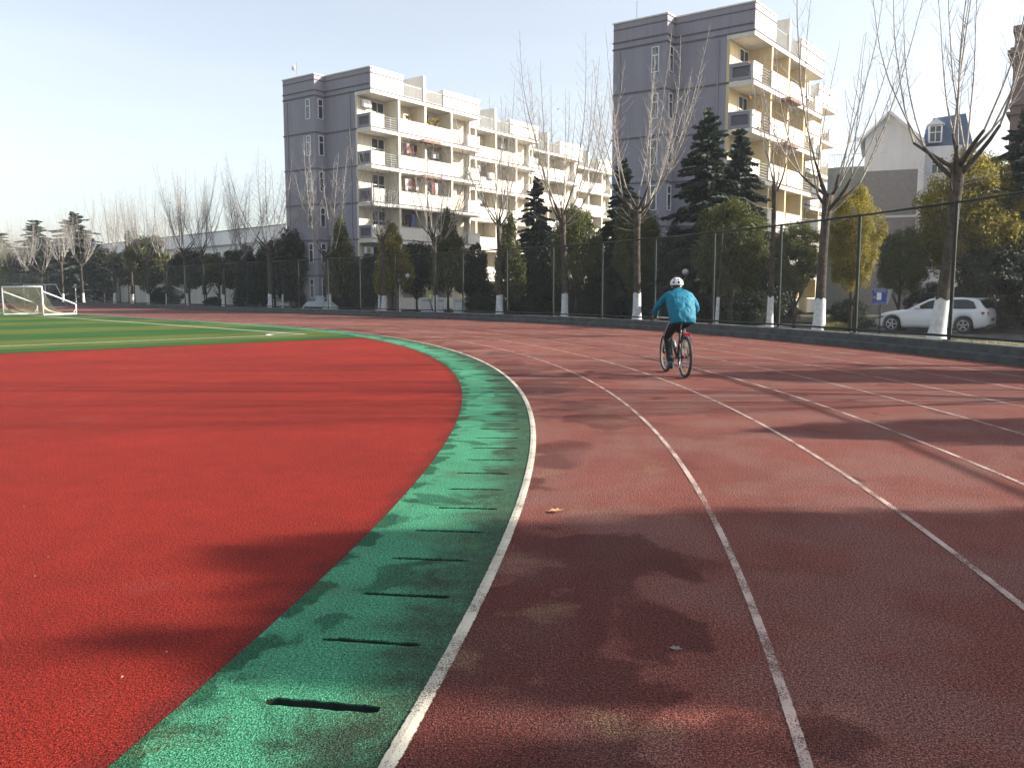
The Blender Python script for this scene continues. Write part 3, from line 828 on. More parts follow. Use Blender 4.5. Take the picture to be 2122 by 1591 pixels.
for (u, r, vt, var, wsc, lb) in [
    (1110, 63.5, 368, 0, 0.80, 'dark cedar between the two apartment buildings'),
    (1286, 62.5, 332, 1, 0.95, 'dark cedar covering the lower left corner of the right building'),
    (1456, 61.5, 226, 0, 0.95, 'tallest dark cedar in front of the right building, behind the cyclist'),
    (1520, 63.5, 272, 1, 1.0, 'dark cedar just right of the tallest one'),
    (1375, 60.5, 500, 1, 0.7, 'low dark cedar behind the cyclist, left of the tallest cedar'),
    (172, 64, 440, 0, 1.7, 'dark cedar with pointed top behind the goals'),
    (92, 64, 458, 1, 1.9, 'dark cedar left of the pointed one behind the goals'),
    (8, 66, 468, 0, 1.8, 'dark cedar at the far left edge'),
    (280, 72, 480, 1, 0.9, 'small distant cedar tip above the white hall'),
    (2095, 69, 228, 0, 1.1, 'big dark cedar at the right edge before the brown tower'),
    (2260, 64, 250, 1, 1.0, 'big dark cedar outside the right edge of the picture')]:
    p, t = row(u, r); zt = zat(vt, p.y); s = (zt + 0.15) / 12.0
    o = thing('cedar_tree', lb, 'tree', (p.x, p.y, -0.15), random.uniform(0, 6.28), 'dark cedars behind the fence')
    o.scale = (s * wsc, s * wsc, s)
    inst('trunk', CD[var][0], o); inst('crown', CD[var][1], o)['kind'] = 'stuff'

# trees round the bend to the right of the picture: they throw the shade across the track
for i, (X, Y, zt, zb, hw, kd, lb) in enumerate([
        (14.3, 4.55, 7.35, 3.0, 1.00, 'dark', 'tall evergreen beside the track, shading the lanes right of the viewer'),
        (14.2, 3.40, 7.35, 3.0, 0.85, 'olive', 'second tall evergreen shading the lanes beside the viewer'),
        (13.4, 4.15, 6.7, 2.4, 1.60, 'dark', 'broad dark evergreen between the two tall ones beside the viewer'),
        (13.6, 8.7, 5.1, 2.0, 1.0, 'olive', 'lower evergreen just beyond the right picture edge'),
        (13.8, 14.4, 4.9, 1.8, 1.2, 'olive', 'low evergreen right of the picture, opposite the cyclist'),
        (12.6, 2.05, 6.2, 2.2, 0.95, 'dark', 'evergreen beside the track behind the viewer')]):
    o = evergreen(9000 + i, 0, 0, 0, 0, kd, 0, lb, loc=(X, Y, 0), dims=(zt, zb, hw))
    for c in [c for c in o.children if c.name.startswith('crown')]:
        for q in range(4):  # extra crowns added to each unseen tree so its cast shade is denser
            d = inst('crown', EV[kd][q % 2], o, c.location, (0, 0, 1.1 + q * 1.3), c.scale); d['kind'] = 'stuff'
for i, (az, ms, sc) in enumerate([(7.2, PT[0], 0.97), (2.1, PT[2], 0.97), (-9.5, PT[1], 0.9)]):
    p = path(56.6, az - 44); plane_tree(ms, p, 2.0 * i, ['bare plane tree just right of the picture', 'bare plane tree further right of the picture', 'bare plane tree behind the viewer'][i], sc)
# sapling with white foot right of the cyclist
def sapling(u, r, label, h=4.2):
    p, t = row(u, r); o = thing('young_tree', label, 'tree', (p.x, p.y, -0.05), 0)
    MB().tube([(0,0,-.1), (0.04,0,1.2), (0.12,0,2.6), (0.16,0,h)], [0.085, 0.07, 0.055, 0.03], 8).build('trunk', M['darkbark'], o, True)
    MB().tube([(0,0,-.02), (0.012,0,0.4), (0.04,0,1.2)], [0.088, 0.084, 0.076], 8, False).build('whitewash', M['limewash'], o, True)
    return o
sapling(1482, 57.2, 'young tree with whitewashed foot right of the cyclist')
sapling(788, 57.6, 'young whitewashed trunk left of the globe lamp', 3.2)
sapling(1030, 57.4, 'young whitewashed trunk beside the plane tree before the stepped wings', 3.0)
sapling(352, 58, 'young whitewashed trunk before the white wall', 3.0)
sapling(590, 58, 'young whitewashed trunk left of the white waste container', 3.0)


# ------------------------------------------------------------------ apartment buildings
FH, NF, BL, BD = 2.9, 6, 13.7, 9.2                # storey height, storeys, length of a wing, depth
def win_mesh(wd, ht, cols, transom):
    f = MB(); b = 0.055
    f.box(0, wd, -0.03, 0.03, 0, b); f.box(0, wd, -0.03, 0.03, ht - b, ht)
    f.box(0, b, -0.03, 0.03, b, ht - b); f.box(wd - b, wd, -0.03, 0.03, b, ht - b)
    for c in range(1, cols): f.box(wd*c/cols - b/2, wd*c/cols + b/2, -0.028, 0.028, b, ht - b)
    if transom: f.box(b, wd - b, -0.026, 0.026, ht*transom - b/2, ht*transom + b/2)
    g = MB().box(b*.5, wd - b*.5, -0.006, 0.006, b*.5, ht - b*.5)
    return f.mesh('window', M['frame']), g.mesh('pane', M['glass'])
def apartment_parts():
    P = []                                         # (name, mesh, location, rotation z, [(sub name, mesh)])
    top = FH * NF
    def add(nm, mb, mt, loc=(0,0,0), rz=0, subs=()):
        for i in range(0, len(mb.v), 8):              # every box of the list is a piece of its own
            q = MB(); q.v = mb.v[i:i+8]; q.f = [tuple(k - i for k in f) for f in mb.f if i <= f[0] < i + 8]
            P.append((nm, q.mesh(nm, M[mt]), loc, rz, subs))
    add('end_wall', MB().box(0, BL, 1.75, BD, -0.4, top), 'grey_wall')
    add('corner_bay', MB().box(-1.1, 0.0, 5.3, BD, -0.4, top), 'grey_wall')
    add('balcony_back_wall', MB().box(0.004, BL, 1.55, 1.748, -0.4, top - 0.28), 'cream')
    for k in range(1, NF + 1):
        z = k * FH
        s = MB().box(-0.03, BL + 0.03, -0.03, 1.549 if k < NF else 1.749, z - 0.30, z)
        P.append(('floor_slab', s.mesh('floor_slab', M['white_wall']), (0,0,0), 0, ()))
        g = MB()
        g.box(-0.055, 0.0, 1.56 if k < NF else -0.06, 5.245, z - 0.06, z + 0.04); g.box(-1.155, -1.1, 5.245, BD + .05, z - 0.06, z + 0.04); g.box(-1.1, 0.0, 5.245, 5.3, z - 0.06, z + 0.04)
        g.box(-0.06, BL + 0.05, -0.065, -0.03, z - 0.02, z + 0.045)
        if k == NF:
            g.box(-0.055, 0.0, 0.0, 5.245, z + 0.38, z + 0.46); g.box(-1.155, -1.1, 5.245, BD + .05, z + 0.38, z + 0.46); g.box(-1.1, 0.0, 5.245, 5.3, z + 0.38, z + 0.46)
        add('string_course', g, 'groove')
    # roof parapets
    pz = top + 1.62
    pp = MB(); pp.box(0.0, 0.22, 0.0, 5.3, top + .001, pz); pp.box(-1.1, -0.88, 5.3, BD, top + .001, pz); pp.box(-0.88, 0.0, 5.3, 5.52, top + .001, pz)
    pp.box(-0.88, BL, BD - .22, BD, top + .001, pz)
    add('parapet', pp, 'grey_wall')
    add('parapet', MB().box(0.22, 3.7, 0.0, 0.22, top + .001, pz).box(3.48, 3.7, 0.22, 3.2, top + .001, pz), 'white_wall')
    add('parapet', MB().box(8.7, BL, 0.0, 0.22, top + .001, pz - 0.25).box(8.7, 8.92, 0.22, 4.2, top + .001, pz - 0.25).box(BL - .22, BL, .22, 4, top + .001, pz - .25), 'white_wall')
    cp = MB()
    cp.box(-0.06, 0.26, -0.06, 5.24, pz, pz + 0.09); cp.box(-1.16, -0.84, 5.24, BD + .06, pz, pz + 0.09); cp.box(-0.84, 0.26, 5.24, 5.56, pz + .003, pz + 0.093); cp.box(0.26, 3.76, -0.06, 0.26, pz, pz + 0.09)
    cp.box(8.64, BL + .06, -0.06, 0.26, pz - .25, pz - .16)
    add('coping', cp, 'white_wall')
    gl = MB(); gz = pz - 0.42
    gl.box(-0.03, 0.0, 0, 5.27, gz, gz + .07); gl.box(-1.13, -1.1, 5.27, BD, gz, gz + .07); gl.box(-1.1, 0, 5.27, 5.3, gz, gz + .07); gl.box(0, 3.7, -0.03, 0, gz, gz + .07); gl.box(8.7, BL, -0.03, 0, gz - .25, gz - .18)
    add('string_course', gl, 'groove')
    add('fin_wall', MB().box(6.15, 6.42, -0.02, 2.3, top + .002, top + 2.15), 'white_wall')
    add('stair_head', MB().box(7.0, 12.0, 4.2, 8.2, top + .002, top + 2.0), 'white_wall')
    def railing(x0, x1, z, h, vert):
        r = MB()
        if vert:
            n = int((x1 - x0) / 0.16)
            for i in range(n + 1):
                x = x0 + (x1 - x0) * i / n; r.tube([(x, 0.1, z), (x, 0.1, z + h)], 0.013, 4, False)
            for q in (0.12, h - 0.12): r.tube([(x0, 0.1, z + q), (x1, 0.1, z + q)], 0.016, 4, False)
        else:
            for i in range(6): r.tube([(x0, 0.07, z + 0.12 + i * (h - .14) / 5), (x1, 0.07, z + 0.12 + i * (h - .14) / 5)], 0.022, 5, False)
            for x in (x0 + .04, (x0 + x1) / 2, x1 - .04): r.tube([(x, 0.07, z), (x, 0.07, z + h)], 0.018, 4, False)
        return r
    P.append(('roof_railing', railing(3.72, 6.14, top, 1.15, True).mesh('roof_railing', M['rail']), (0,0,0), 0, ()))
    P.append(('roof_railing', railing(6.43, 8.68, top, 1.15, True).mesh('roof_railing', M['rail']), (0,0,0), 0, ()))
    for x in (3.22, 6.42, 9.82):
        for k in range(NF):
            P.append(('party_wall', MB().box(x - 0.12, x + 0.12, 0.02, 1.549, k * FH + (0 if k else -.4), (k + 1) * FH - 0.301).mesh('party_wall', M['cream']), (0,0,0), 0, ()))
    # parapets and rails, one set per storey
    pa = MB().box(0.0, 1.45, 0.0, 0.14, 0.046, 1.05)
    pe = MB().box(0.0, 0.14, 0.14, 1.54, 0.046, 0.24).box(0.0, 0.14, 0.14, 1.54, 0.86, 1.05).box(0.0, 0.14, 0.14, 0.26, 0.24, 0.86).box(0.0, 0.14, 1.36, 1.54, 0.24, 0.86)
    pn = MB().box(0.09, 0.13, 0.27, 1.35, 0.245, 0.855)
    pb = MB().box(3.05, 6.28, -0.03, 0.10, 0.046, 1.05); pc = MB().box(6.56, 9.70, -0.03, 0.10, 0.046, 1.05)
    pd = MB().box(12.0, BL, 0.0, 0.14, 0.046, 1.05).box(BL - .14, BL, .14, 1.54, .046, 1.05)
    cap = MB().box(-0.03, 1.48, -0.03, 0.17, 1.05, 1.10).box(-0.03, 0.17, 0.17, 1.54, 1.05, 1.10).box(3.02, 6.30, -0.06, 0.13, 1.05, 1.10).box(6.54, 9.72, -0.06, 0.13, 1.05, 1.10).box(11.97, BL + .03, -0.03, 0.17, 1.05, 1.10)
    wing = MB().prism([(BL - .16, 1.11), (BL - .02, 1.11), (BL - .02, FH - .305), (BL - .16, FH - .305)], 1.1, 1.54)
    ms = [(n, m.mesh(n, M[t])) for n, m, t in (('balcony_parapet', pa, 'white_wall'), ('balcony_end', pe, 'grey_wall'), ('niche_panel', pn, 'groove'), ('balcony_parapet', pb, 'white_wall'),
          ('balcony_parapet', pc, 'white_wall'), ('balcony_parapet', pd, 'white_wall'), ('wing_wall', wing, 'white_wall'))]
    for i in range(0, len(cap.v), 8):
        q = MB(); q.v = cap.v[i:i+8]; q.f = [tuple(k - i for k in f) for f in cap.f if i <= f[0] < i + 8]; ms.append(('parapet_coping', q.mesh('parapet_coping', M['white_wall'])))
    ms += [('railing', railing(1.46, 3.04, 0.0, 1.02, False).mesh('railing', M['rail'])), ('railing', railing(9.85, 11.98, 0.0, 1.02, False).mesh('railing', M['rail']))]
    wa = win_mesh(1.5, 2.15, 2, 0.62); wb = win_mesh(0.75, 1.95, 1, 0.6); wc = win_mesh(1.6, 2.15, 2, 0.62); we = win_mesh(0.52, 1.6, 1, 0.66)
    for k in range(NF):
        z = k * FH
        for n, m in ms:
            if k == 0 and n != 'balcony_parapet': continue
            P.append((n, m, (0, 0, z), 0, ()))
        for (fw, pw), x, zz in ((wa, 1.45, 0.25), (wb, 3.62, 0.5), (wc, 6.85, 0.25), (wb, 10.1, 0.5)):
            P.append(('window', fw, (x, 1.515, z + zz), 0, (('pane', pw),)))
        P.append(('window', we[0], (-1.135, 6.35, z + 1.05), R(-90), (('pane', we[1]),)))
        P.append(('window', we[0], (-0.78, 5.265, z + 1.05), 0, (('pane', we[1]),)))
    for yy, x0 in ((2.3, -0.05), (8.7, -1.15)):
        P.append(('downpipe', MB().tube([(x0, yy, 0), (x0, yy, top - 0.2)], 0.05, 8).mesh('downpipe', M['grey_wall']), (0,0,0), 0, ()))
    P.append(('lightning_rod', MB().tube([(-0.9, 7.6, top + 1.0), (-0.9, 7.6, top + 2.9)], 0.022, 5).mesh('lightning_rod', M['rail']), (0,0,0), 0, ()))
    return P
AP_LEFT = apartment_parts(); M['cream'] = M['cream_b']; AP_RIGHT = apartment_parts()
ANG = R(53.5); EX = Vector((math.cos(ANG), math.sin(ANG), 0)); EY = Vector((-math.sin(ANG), math.cos(ANG), 0))
def apartment(origin, label, group, AP):
    b = thing('apartment_building', label, 'building', origin, ANG, group)
    for nm, me, loc, rz, subs in AP:
        o = inst(nm, me, b, loc, (0, 0, rz))
        for sn, sm in subs: inst(sn, sm, o)
    return b
PA = Vector((-11.1, 69.4, -0.2)); PB = Vector((14.75, 54.2, -0.2))
for i in range(4):
    apartment(PA + (EX * BL + EY * 3.0) * i, ['grey six-storey apartment building on the left with sunlit balconies', 'second stepped wing behind the left apartment building',
              'third stepped wing of the left apartment row', 'farthest stepped wing of the left apartment row'][i], 'stepped apartment wings', AP_LEFT)
for i in range(2):
    apartment(PB + (EX * BL + EY * 3.0) * i, ['near six-storey apartment building on the right, blank grey end wall with narrow windows',
              'stepped wing behind the near right apartment building'][i], 'stepped apartment wings', AP_RIGHT)
def bl(P0, x, y, z): return P0 + EX * x + EY * y + Vector((0, 0, z))

# air conditioners, washing, plants and dishes on the balconies
def aircon(P0, x, y, z, label):
    o = thing('air_conditioner', label, 'air conditioner', bl(P0, x, y, z), ANG, 'air conditioners on the balconies')
    MB().box(0, 0.8, 0, 0.3, 0, 0.55).build('casing', M['frame'], o, bevel=0.02)
    MB().lathe([(0.20, -0.012), (0.20, -0.002), (0.17, -0.014), (0.03, -0.02)], 16, 'y', (0.28, 0, 0.28)).build('fan_grille', M['rail'], o)
    MB().box(0.05, 0.11, 0.02, 0.42, -0.05, -0.001).box(0.68, 0.74, 0.02, 0.42, -0.05, -0.001).build('bracket', M['rail'], o)
aircon(PA, 0.35, 1.10, 5*FH + 1.75, 'air conditioner high on the top-floor balcony of the left building')
aircon(PA, 4.9, 1.12, 5*FH + 1.35, 'air conditioner between plants on the top-floor middle balcony')
aircon(PA + EX*BL + EY*3, 4.9, -0.34, 4*FH + 1.0, 'air conditioner hanging outside a balcony of the second wing')
aircon(PA, 0.35, 1.10, 1*FH + 1.75, 'air conditioner on the lowest visible end balcony of the left building')
FLN = ['ground', 'second', 'third', 'fourth', 'fifth', 'sixth']
for (P0, x, k, wg) in [(PA, 6.9 + 1.7, 4, 'first left wing'), (PA, 4.8, 2, 'first left wing'), (PA, 10.9, 3, 'first left wing'), (PA + EX*BL + EY*3, 8.6, 5, 'second left wing'), (PA + EX*BL + EY*3, 4.8, 3, 'second left wing'),
                       (PB, 4.9, 5, 'near right building'), (PB, 8.7, 4, 'near right building'), (PB, 0.35, 3, 'near right building')]:
    aircon(P0, x, 1.12, k * FH + 1.6, 'air conditioner on a %s-floor balcony wall of the %s' % (FLN[k], wg))
CLM = [plain('cloth_dark', (0.05, 0.03, 0.05), 0.9), plain('cloth_pink', (0.55, 0.35, 0.34), 0.9), plain('cloth_white', (0.7, 0.7, 0.7), 0.9), plain('cloth_red', (0.35, 0.10, 0.07), 0.9), plain('cloth_blue', (0.10, 0.16, 0.30), 0.9)]
def washing(P0, x, z, cols, label):
    o = thing('washing_line', label, 'laundry', bl(P0, x, 0.45, z), ANG, 'washing hung on the balconies')
    L = 0.42 * len(cols)
    MB().tube([(-0.15, 0, 0), (L + .15, 0, 0)], 0.012, 5).build('pole', M['rail'], o)
    rng = random.Random(int(x * 100 + z * 7))
    for i, c in enumerate(cols):
        h = rng.uniform(0.6, 1.1); wdt = rng.uniform(0.28, 0.40); mb = MB(); rings = []
        for j in range(6):
            f = j / 5; rg = []
            for k in range(9):
                a = k / 8; rg.append(Vector((i*0.42 + 0.02 + wdt * a * (1 - .08 * f), 0.04 * math.sin(a * 9 + j), -h * f)))
            rg2 = [q + Vector((0, 0.03, 0)) for q in reversed(rg)]; rings.append(rg + rg2)
        mb.loft(rings).build('garment', CLM[c], o)
for (P0, x, k, cols, lb) in [
    (PA, 4.1, 4, (0, 1, 3, 0), 'dark and pink washing on the fifth-floor middle balcony, left building'),
    (PA, 4.3, 3, (2, 1, 3, 2), 'white and pink washing on the fourth-floor middle balcony, left building'),
    (PA, 7.2, 3, (0, 3, 2), 'dark red washing next to the white washing, left building'),
    (PA, 4.2, 2, (0, 0, 4), 'dark washing on the third-floor balcony, left building'),
    (PA + (EX*BL + EY*3)*3, 7.0, 3, (4, 4, 2), 'blue washing on a far wing balcony'),
    (PA + EX*BL + EY*3, 3.6, 4, (1, 2, 0), 'washing on a fifth-floor balcony of the second left wing'),
    (PA + EX*BL + EY*3, 7.0, 2, (3, 2, 4), 'washing on a third-floor balcony of the second left wing'),
    (PA + (EX*BL + EY*3)*2, 3.8, 3, (2, 4, 1), 'washing on a fourth-floor balcony of the third left wing'),
    (PB, 7.2, 4, (2, 1), 'pale washing on a fifth-floor balcony of the right building')]:
    washing(P0, x, k * FH + 2.25, cols, lb)
def balcony_plant(x, k, label, s=1.0):
    o = thing('potted_plant', label, 'plant', bl(PA, x, 0.02, k * FH + 1.10), ANG, 'plants on the balcony ledge')
    MB().lathe([(0.09*s, 0), (0.13*s, 0.2*s), (0.115*s, 0.2*s), (0.10*s, 0.17*s)], 12).build('pot', plain('terracotta', (0.3, 0.12, 0.06), 0.8), o)
    mb = MB(); rng = random.Random(int(x * 10))
    for i in range(60):
        a = rng.uniform(0, 6.28); e = rng.uniform(0.1, 1.3); d = Vector((math.cos(a) * math.cos(e), math.sin(a) * math.cos(e), math.sin(e))); L = rng.uniform(.3, .65) * s
        sd = d.cross(Vector((0, 0, 1))).normalized() * 0.05 * s; b = Vector((0, 0, .18 * s))
        mb.add([b, b + d * L * .5 + sd, b + d * L - Vector((0, 0, .08)), b + d * L * .5 - sd], [(0, 1, 2, 3)])
    mb.build('leaves', M['leaf_gold'], o)
balcony_plant(4.4, 5, 'leafy potted plant on the top balcony ledge, left of the wall fin')
balcony_plant(6.9, 5, 'potted plant on the top balcony ledge beside the dividing wall', 0.9)
balcony_plant(7.7, 5, 'tall yellow potted plant on the top balcony ledge', 1.25)
o = thing('satellite_dish', 'small satellite dish on the roof edge of the left building', 'dish', bl(PA, -0.7, 8.4, 17.4 + 1.71), ANG)
MB().tube([(0,0,0), (0,0,0.9)], 0.02, 6).build('mast', M['rail'], o)
fix_normals(MB().lathe([(0.02, 0.0), (0.16, 0.05), (0.24, 0.13), (0.235, 0.14), (0.15, 0.065), (0.0201, 0.02)], 14, 'x', (0, 0, 0.95)).build('dish', M['white'], o, True))
# rain hoods seen under the slabs of the right building
HM = plain('rusty_hood', (0.20, 0.12, 0.08), 0.8, 0.3, 5)
for (P0, x, k, lb) in [(PB, 4.6, 5, 'brown rain hood under the top middle balcony, right building'), (PB, 4.2, 4, 'brown rain hood one storey lower on the right building'),
                       (PA, 5.2, 5, 'brown rain hood above the fifth-floor washing, left building'), (PA, 5.2, 4, 'brown rain hood above the fourth-floor washing, left building')]:
    o = MB().prism([(0, 0), (2.4, 0), (2.2, 0.22), (0.2, 0.22)], -0.75, -0.07).build('rain_hood', HM); o.location = bl(P0, x, 0, k * FH - 0.52); o.rotation_euler = (0, 0, ANG)
    tag(o, lb, 'rain hood', 'rain hoods on the balconies')

# ------------------------------------------------------------------ other buildings
BLUE = plain('blue_roof', (0.10, 0.15, 0.24), 0.5, 0.15, 2)
BLUE2 = plain('blue_sheet', (0.03, 0.06, 0.30), 0.5, 0.15, 2)
def white_hall():
    p1, t1 = row(608, 80); p0, t0 = row(225, 80); L = t0 - t1
    zt = zat(487, (p0.y + p1.y) / 2)
    a = math.atan2(E2.y, E2.x)
    HWM = streaky('hall_white', (0.82, 0.82, 0.80), 0.06)
    o = thing('white_hall', 'long low white hall with a flat roof behind the bare trees on the left', 'building', (p1.x, p1.y, -0.3), a)
    # local x runs along the straight, local -y faces away from the track: use +y towards the track
    MB().box(0, L, -12, -0.3, 0, zt - 1.9).build('wall', HWM, o)
    MB().box(-0.2, L + .2, -12.2, 0.5, zt - 1.898, zt).build('fascia', HWM, o)
    MB().box(-0.25, L + .25, -12.25, 0.55, zt + .001, zt + .12).build('roof_edge', M['groove'], o)
    n = int(L / 3.2); wf, wp = win_mesh(2.0, 1.7, 2, 0.0)
    for fl in (0.9, zt - 4.5):
        for i in range(n):
            q = inst('window', wf, o, (0.7 + i * L / n, -0.26, fl)); inst('pane', wp, q)
    return o
white_hall()
def boundary_wall():
    p1, t1 = row(640, 68.5); p0, t0 = row(95, 68.5); L = t0 - t1; a = math.atan2(E2.y, E2.x)
    o = thing('boundary_wall', 'long white panelled wall behind the fence on the left', 'wall', (p1.x, p1.y, -0.3), a)
    n = int(L / 2.4); s = L / n
    pm = MB().box(0.1, s - 0.1, -0.07, 0.07, 0.0, 2.55).mesh('panel', M['white_wall']); pp = MB().box(-0.1, 0.1, -0.13, 0.13, 0, 2.7).mesh('pillar', M['white_wall'])
    for i in range(n): inst('panel', pm, o, (i * s, 0, 0)); inst('pillar', pp, o, (i * s, 0, 0))
    inst('pillar', pp, o, (L, 0, 0))
boundary_wall()
def hut():
    p, t = row(140, 74); a = math.atan2(E2.y, E2.x)
    o = thing('blue_roofed_hut', 'small building with a bright blue sheet roof behind the far left trees', 'building', (p.x, p.y, -0.3), a)
    zt = zat(497, p.y); z2 = zt - 1.4
    MB().box(-4, 4, -5, 0, 0, z2).build('wall', M['white_wall'], o)
    MB().prism([(-4.4, z2), (4.4, z2), (4.4, z2 + .1), (3.6, zt), (-3.6, zt), (-4.4, z2 + .1)], -5.4, .6).build('roof', BLUE2, o)
    wf, wp = win_mesh(1.6, 1.3, 2, 0)
    for x in (-3, -0.8, 1.4): q = inst('window', wf, o, (x, 0.03, 1.2)); inst('pane', wp, q)
hut()
o = fix_normals(MB().prism([(0, 0), (1.6, -0.5), (1.6, -0.42), (0, 0.1)], 0, 4.0).build('blue_awning', plain('blue_awning_cloth', (0.10, 0.28, 0.48), 0.6)))
p, t = row(176, 67.6); o.location = (p.x, p.y, zat(556, p.y)); o.rotation_euler = (0, 0, A0 + math.pi); tag(o, 'light blue awning under the trees behind the goals', 'awning')

HW = streaky('house_white', (0.74, 0.76, 0.79), 0.08)
def gable_house():
    Y = 64.0; c = at(1893, 600, Y)
    a = R(-23)
    o = thing('gabled_house', 'white and grey gabled house with a blue roof on the right', 'house', (c.x, c.y, -0.3), a)
    zt = zat(285, Y) + .3; za = zat(229, Y) + .3; zm = zat(350, Y) + .3
    w1 = -(3.75)
    MB().box(w1, 0, 0, 8, 0, zm).build('lower_wall', plain('dark_grey_render', (0.26, 0.25, 0.26), 0.9), o)
    fix_normals(MB().prism([(w1, zm + .001), (0, zm + .001), (0, zt), (w1 * .58, za), (w1, zt + .25)], -0.003, 8).build('gable_wall', HW, o))
    r = MB()
    r.prism([(0.25, zt - .22), (w1 * .58, za + .12), (w1 * .58, za - .10), (0.25, zt - .42)], -0.45, 8.3)
    r.prism([(w1 * .58, za + .12), (w1 - .35, zt + .05), (w1 - .35, zt - .15), (w1 * .58, za - .10)], -0.451, 8.301)
    fix_normals(r.build('gable_roof', HW, o))
    q = MB()
    q.prism([(0.26, zt - .6), (0.26, zt + .4), (0.8, zt + 1.5), (2.9, zt + 1.7), (3.5, zt - .6)], 1.2, 8.2)
    fix_normals(q.build('main_roof', BLUE, o))
    MB().box(0.003, 3.4, 0.6, 8.0, 0, zt - .6).build('main_wall', HW, o)
    MB().box(-0.1, 0.32, -0.12, 0.3, 0, zt - 0.45).build('corner_pillar', HW, o)
    d = MB().box(0.5, 1.4, 0.5, 3.4, zt - .3, zt + .9).build('dormer', HW, o)
    fix_normals(MB().prism([(0.35, zt + .9), (1.55, zt + .9), (0.95, zt + 1.35)], 0.3, 3.6).build('dormer_roof', HW, o))
    wf, wp = win_mesh(0.8, 1.2, 2, 0.6)
    for x, z in ((0.55, zt - .35), (2.2, zt - 2.6), (0.8, zt - 2.6), (0.8, zt - 5.6), (2.2, zt - 5.6)):
        wn = inst('window', wf, o, (x, 0.565 if z < zt - 1 else 0.465, z)); inst('pane', wp, wn)
    for zz in (zm - 3.45, zm - 6.8): MB().box(w1 - .02, 0.02, -0.05, -0.004, zz, zz + .15).build('string_course', HW, o)
    t = MB().box(w1 - 2.6, w1 - .004, 1.0, 7.0, 0, zt - 1.7); t.build('side_wing', plain('grey_green_render', (0.30, 0.33, 0.31), 0.9), o)
    rl = MB()
    for i in range(15): rl.tube([(w1 - 2.5 + i * .17, 1.05, zt - 1.7), (w1 - 2.5 + i * .17, 1.05, zt - .75)], .014, 4, False)
    rl.tube([(w1 - 2.55, 1.05, zt - .75), (w1, 1.05, zt - .75)], .02, 4, False)
    rl.build('terrace_railing', M['rail'], o)
gable_house()
def brick_tower():
    Y = 50.0; c = at(2104, 68, Y); zt = zat(68, Y) + .3
    o = thing('brown_tower_block', 'brown brick building corner with moulded cornices at the right edge', 'building', (c.x, c.y, -0.3), R(-34))
    bm = NT('brown_brick'); bk = bm.n('ShaderNodeTexBrick'); bk.inputs['Scale'].default_value = 4.0
    bk.inputs['Color1'].default_value = (0.19, 0.115, 0.095, 1); bk.inputs['Color2'].default_value = (0.23, 0.15, 0.13, 1); bk.inputs['Mortar'].default_value = (0.2, 0.18, 0.17, 1)
    tc = bm.n('ShaderNodeTexCoord'); mp = bm.n('ShaderNodeMapping'); mp.inputs['Rotation'].default_value = (R(90), 0, 0); bm.l(tc.outputs['Object'], mp.inputs[0]); bm.l(mp.outputs[0], bk.inputs[0])
    m = bm.done(bk.outputs[0], 0.9)
    MB().box(0, 10, 0, 9, 0, zt).build('wall', m, o)
    for z, e, h in ((zt + .001, .10, .35), (zt - 1.2, .30, .22), (zt - 0.95, .18, .12), (zt - 4.0, .14, .16), (zt - 4.5, .2, .16)):
        MB().box(-e, 10 + e, -e, 9 + e, z, z + h).build('cornice', m, o)
    wf, wp = win_mesh(1.1, 1.6, 2, .65)
    for k in range(4):
        for x in (2.0, 5.0): q = inst('window', wf, o, (x, -0.02, 1.2 + 3.1 * k)); inst('pane', wp, q)
brick_tower()

# ------------------------------------------------------------------ goals
def goal1():
    FR = G(91, 654.5); FR = Vector((-27.2, 50.0, 0.01)); WV = Vector((-2.9, 1.0, 0)); DV = Vector((0.78, 2.25, 0)); H = 1.66
    o = thing('football_goal', 'white portable football goal with sagging torn net on the turf', 'goal', FR)
    def tb(nm, pts, r=0.04): return MB().tube(pts, r, 8).build(nm, M['white'], o, True)
    Z = Vector((0, 0, 1)); e = Vector((0, 0, 0.04)); A, B = Vector((0,0,0)), WV
    tb('post', [A + e, Z * H]); tb('post', [B + e, B + Z * H]); tb('crossbar', [Z * H, B + Z * H])
    for P in (A, B):
        tb('side_bar', [P + Z * 1.40, P + DV + Z * 0.62]); tb('rear_upright', [P + DV + Z * .62, P + DV + e]); tb('ground_bar', [P + e, P + DV + e])
        tb('brace', [P + DV + Z * .35, P + DV * .88 + e], 0.018)
    tb('rear_bar', [A + DV + e, B + DV + e])
    net = MB(); NU, NV = 40, 30
    def npnt(u, v):       # u along width, v from crossbar down to the ground rear
        sag = math.sin(math.pi * v) * 0.25
        dd = v ** 1.8 * 0.72 + 0.02
        p = WV * u + DV * dd + Z * (H * (1 - v) ** 1.0 + 0.03)
        p += DV * 0.10 * math.sin(u * 9 + v * 5) * v * (1 - v) * 2
        p.z = max(0.03, p.z - sag * (0.5 + 0.5 * math.sin(u * 6 + 1)))
        return p
    rng = random.Random(2)
    for i in range(NU + 1): net.tube([npnt(i / NU, j / NV) for j in range(NV + 1)], 0.010, 3, False)
    for j in range(NV + 1): net.tube([npnt(i / NU, j / NV) for i in range(NU + 1)], 0.010, 3, False)
    for P in (A, B):      # side nets slumped towards the posts
        for i in range(13):
            f = i / 12; net.tube([P + DV * (0.02 + f * .75 * k / 6 * 1.0) + Z * max(0.03, (1.05 - 0.95 * (k / 6) ** .6) * (1 - .6 * f) * (1 - k / 6 * .2)) for k in range(7)], 0.010, 3, False)
    net.build('net', plain('net_cord', (0.50, 0.45, 0.32), 0.9), o)['kind'] = 'stuff'
goal1()
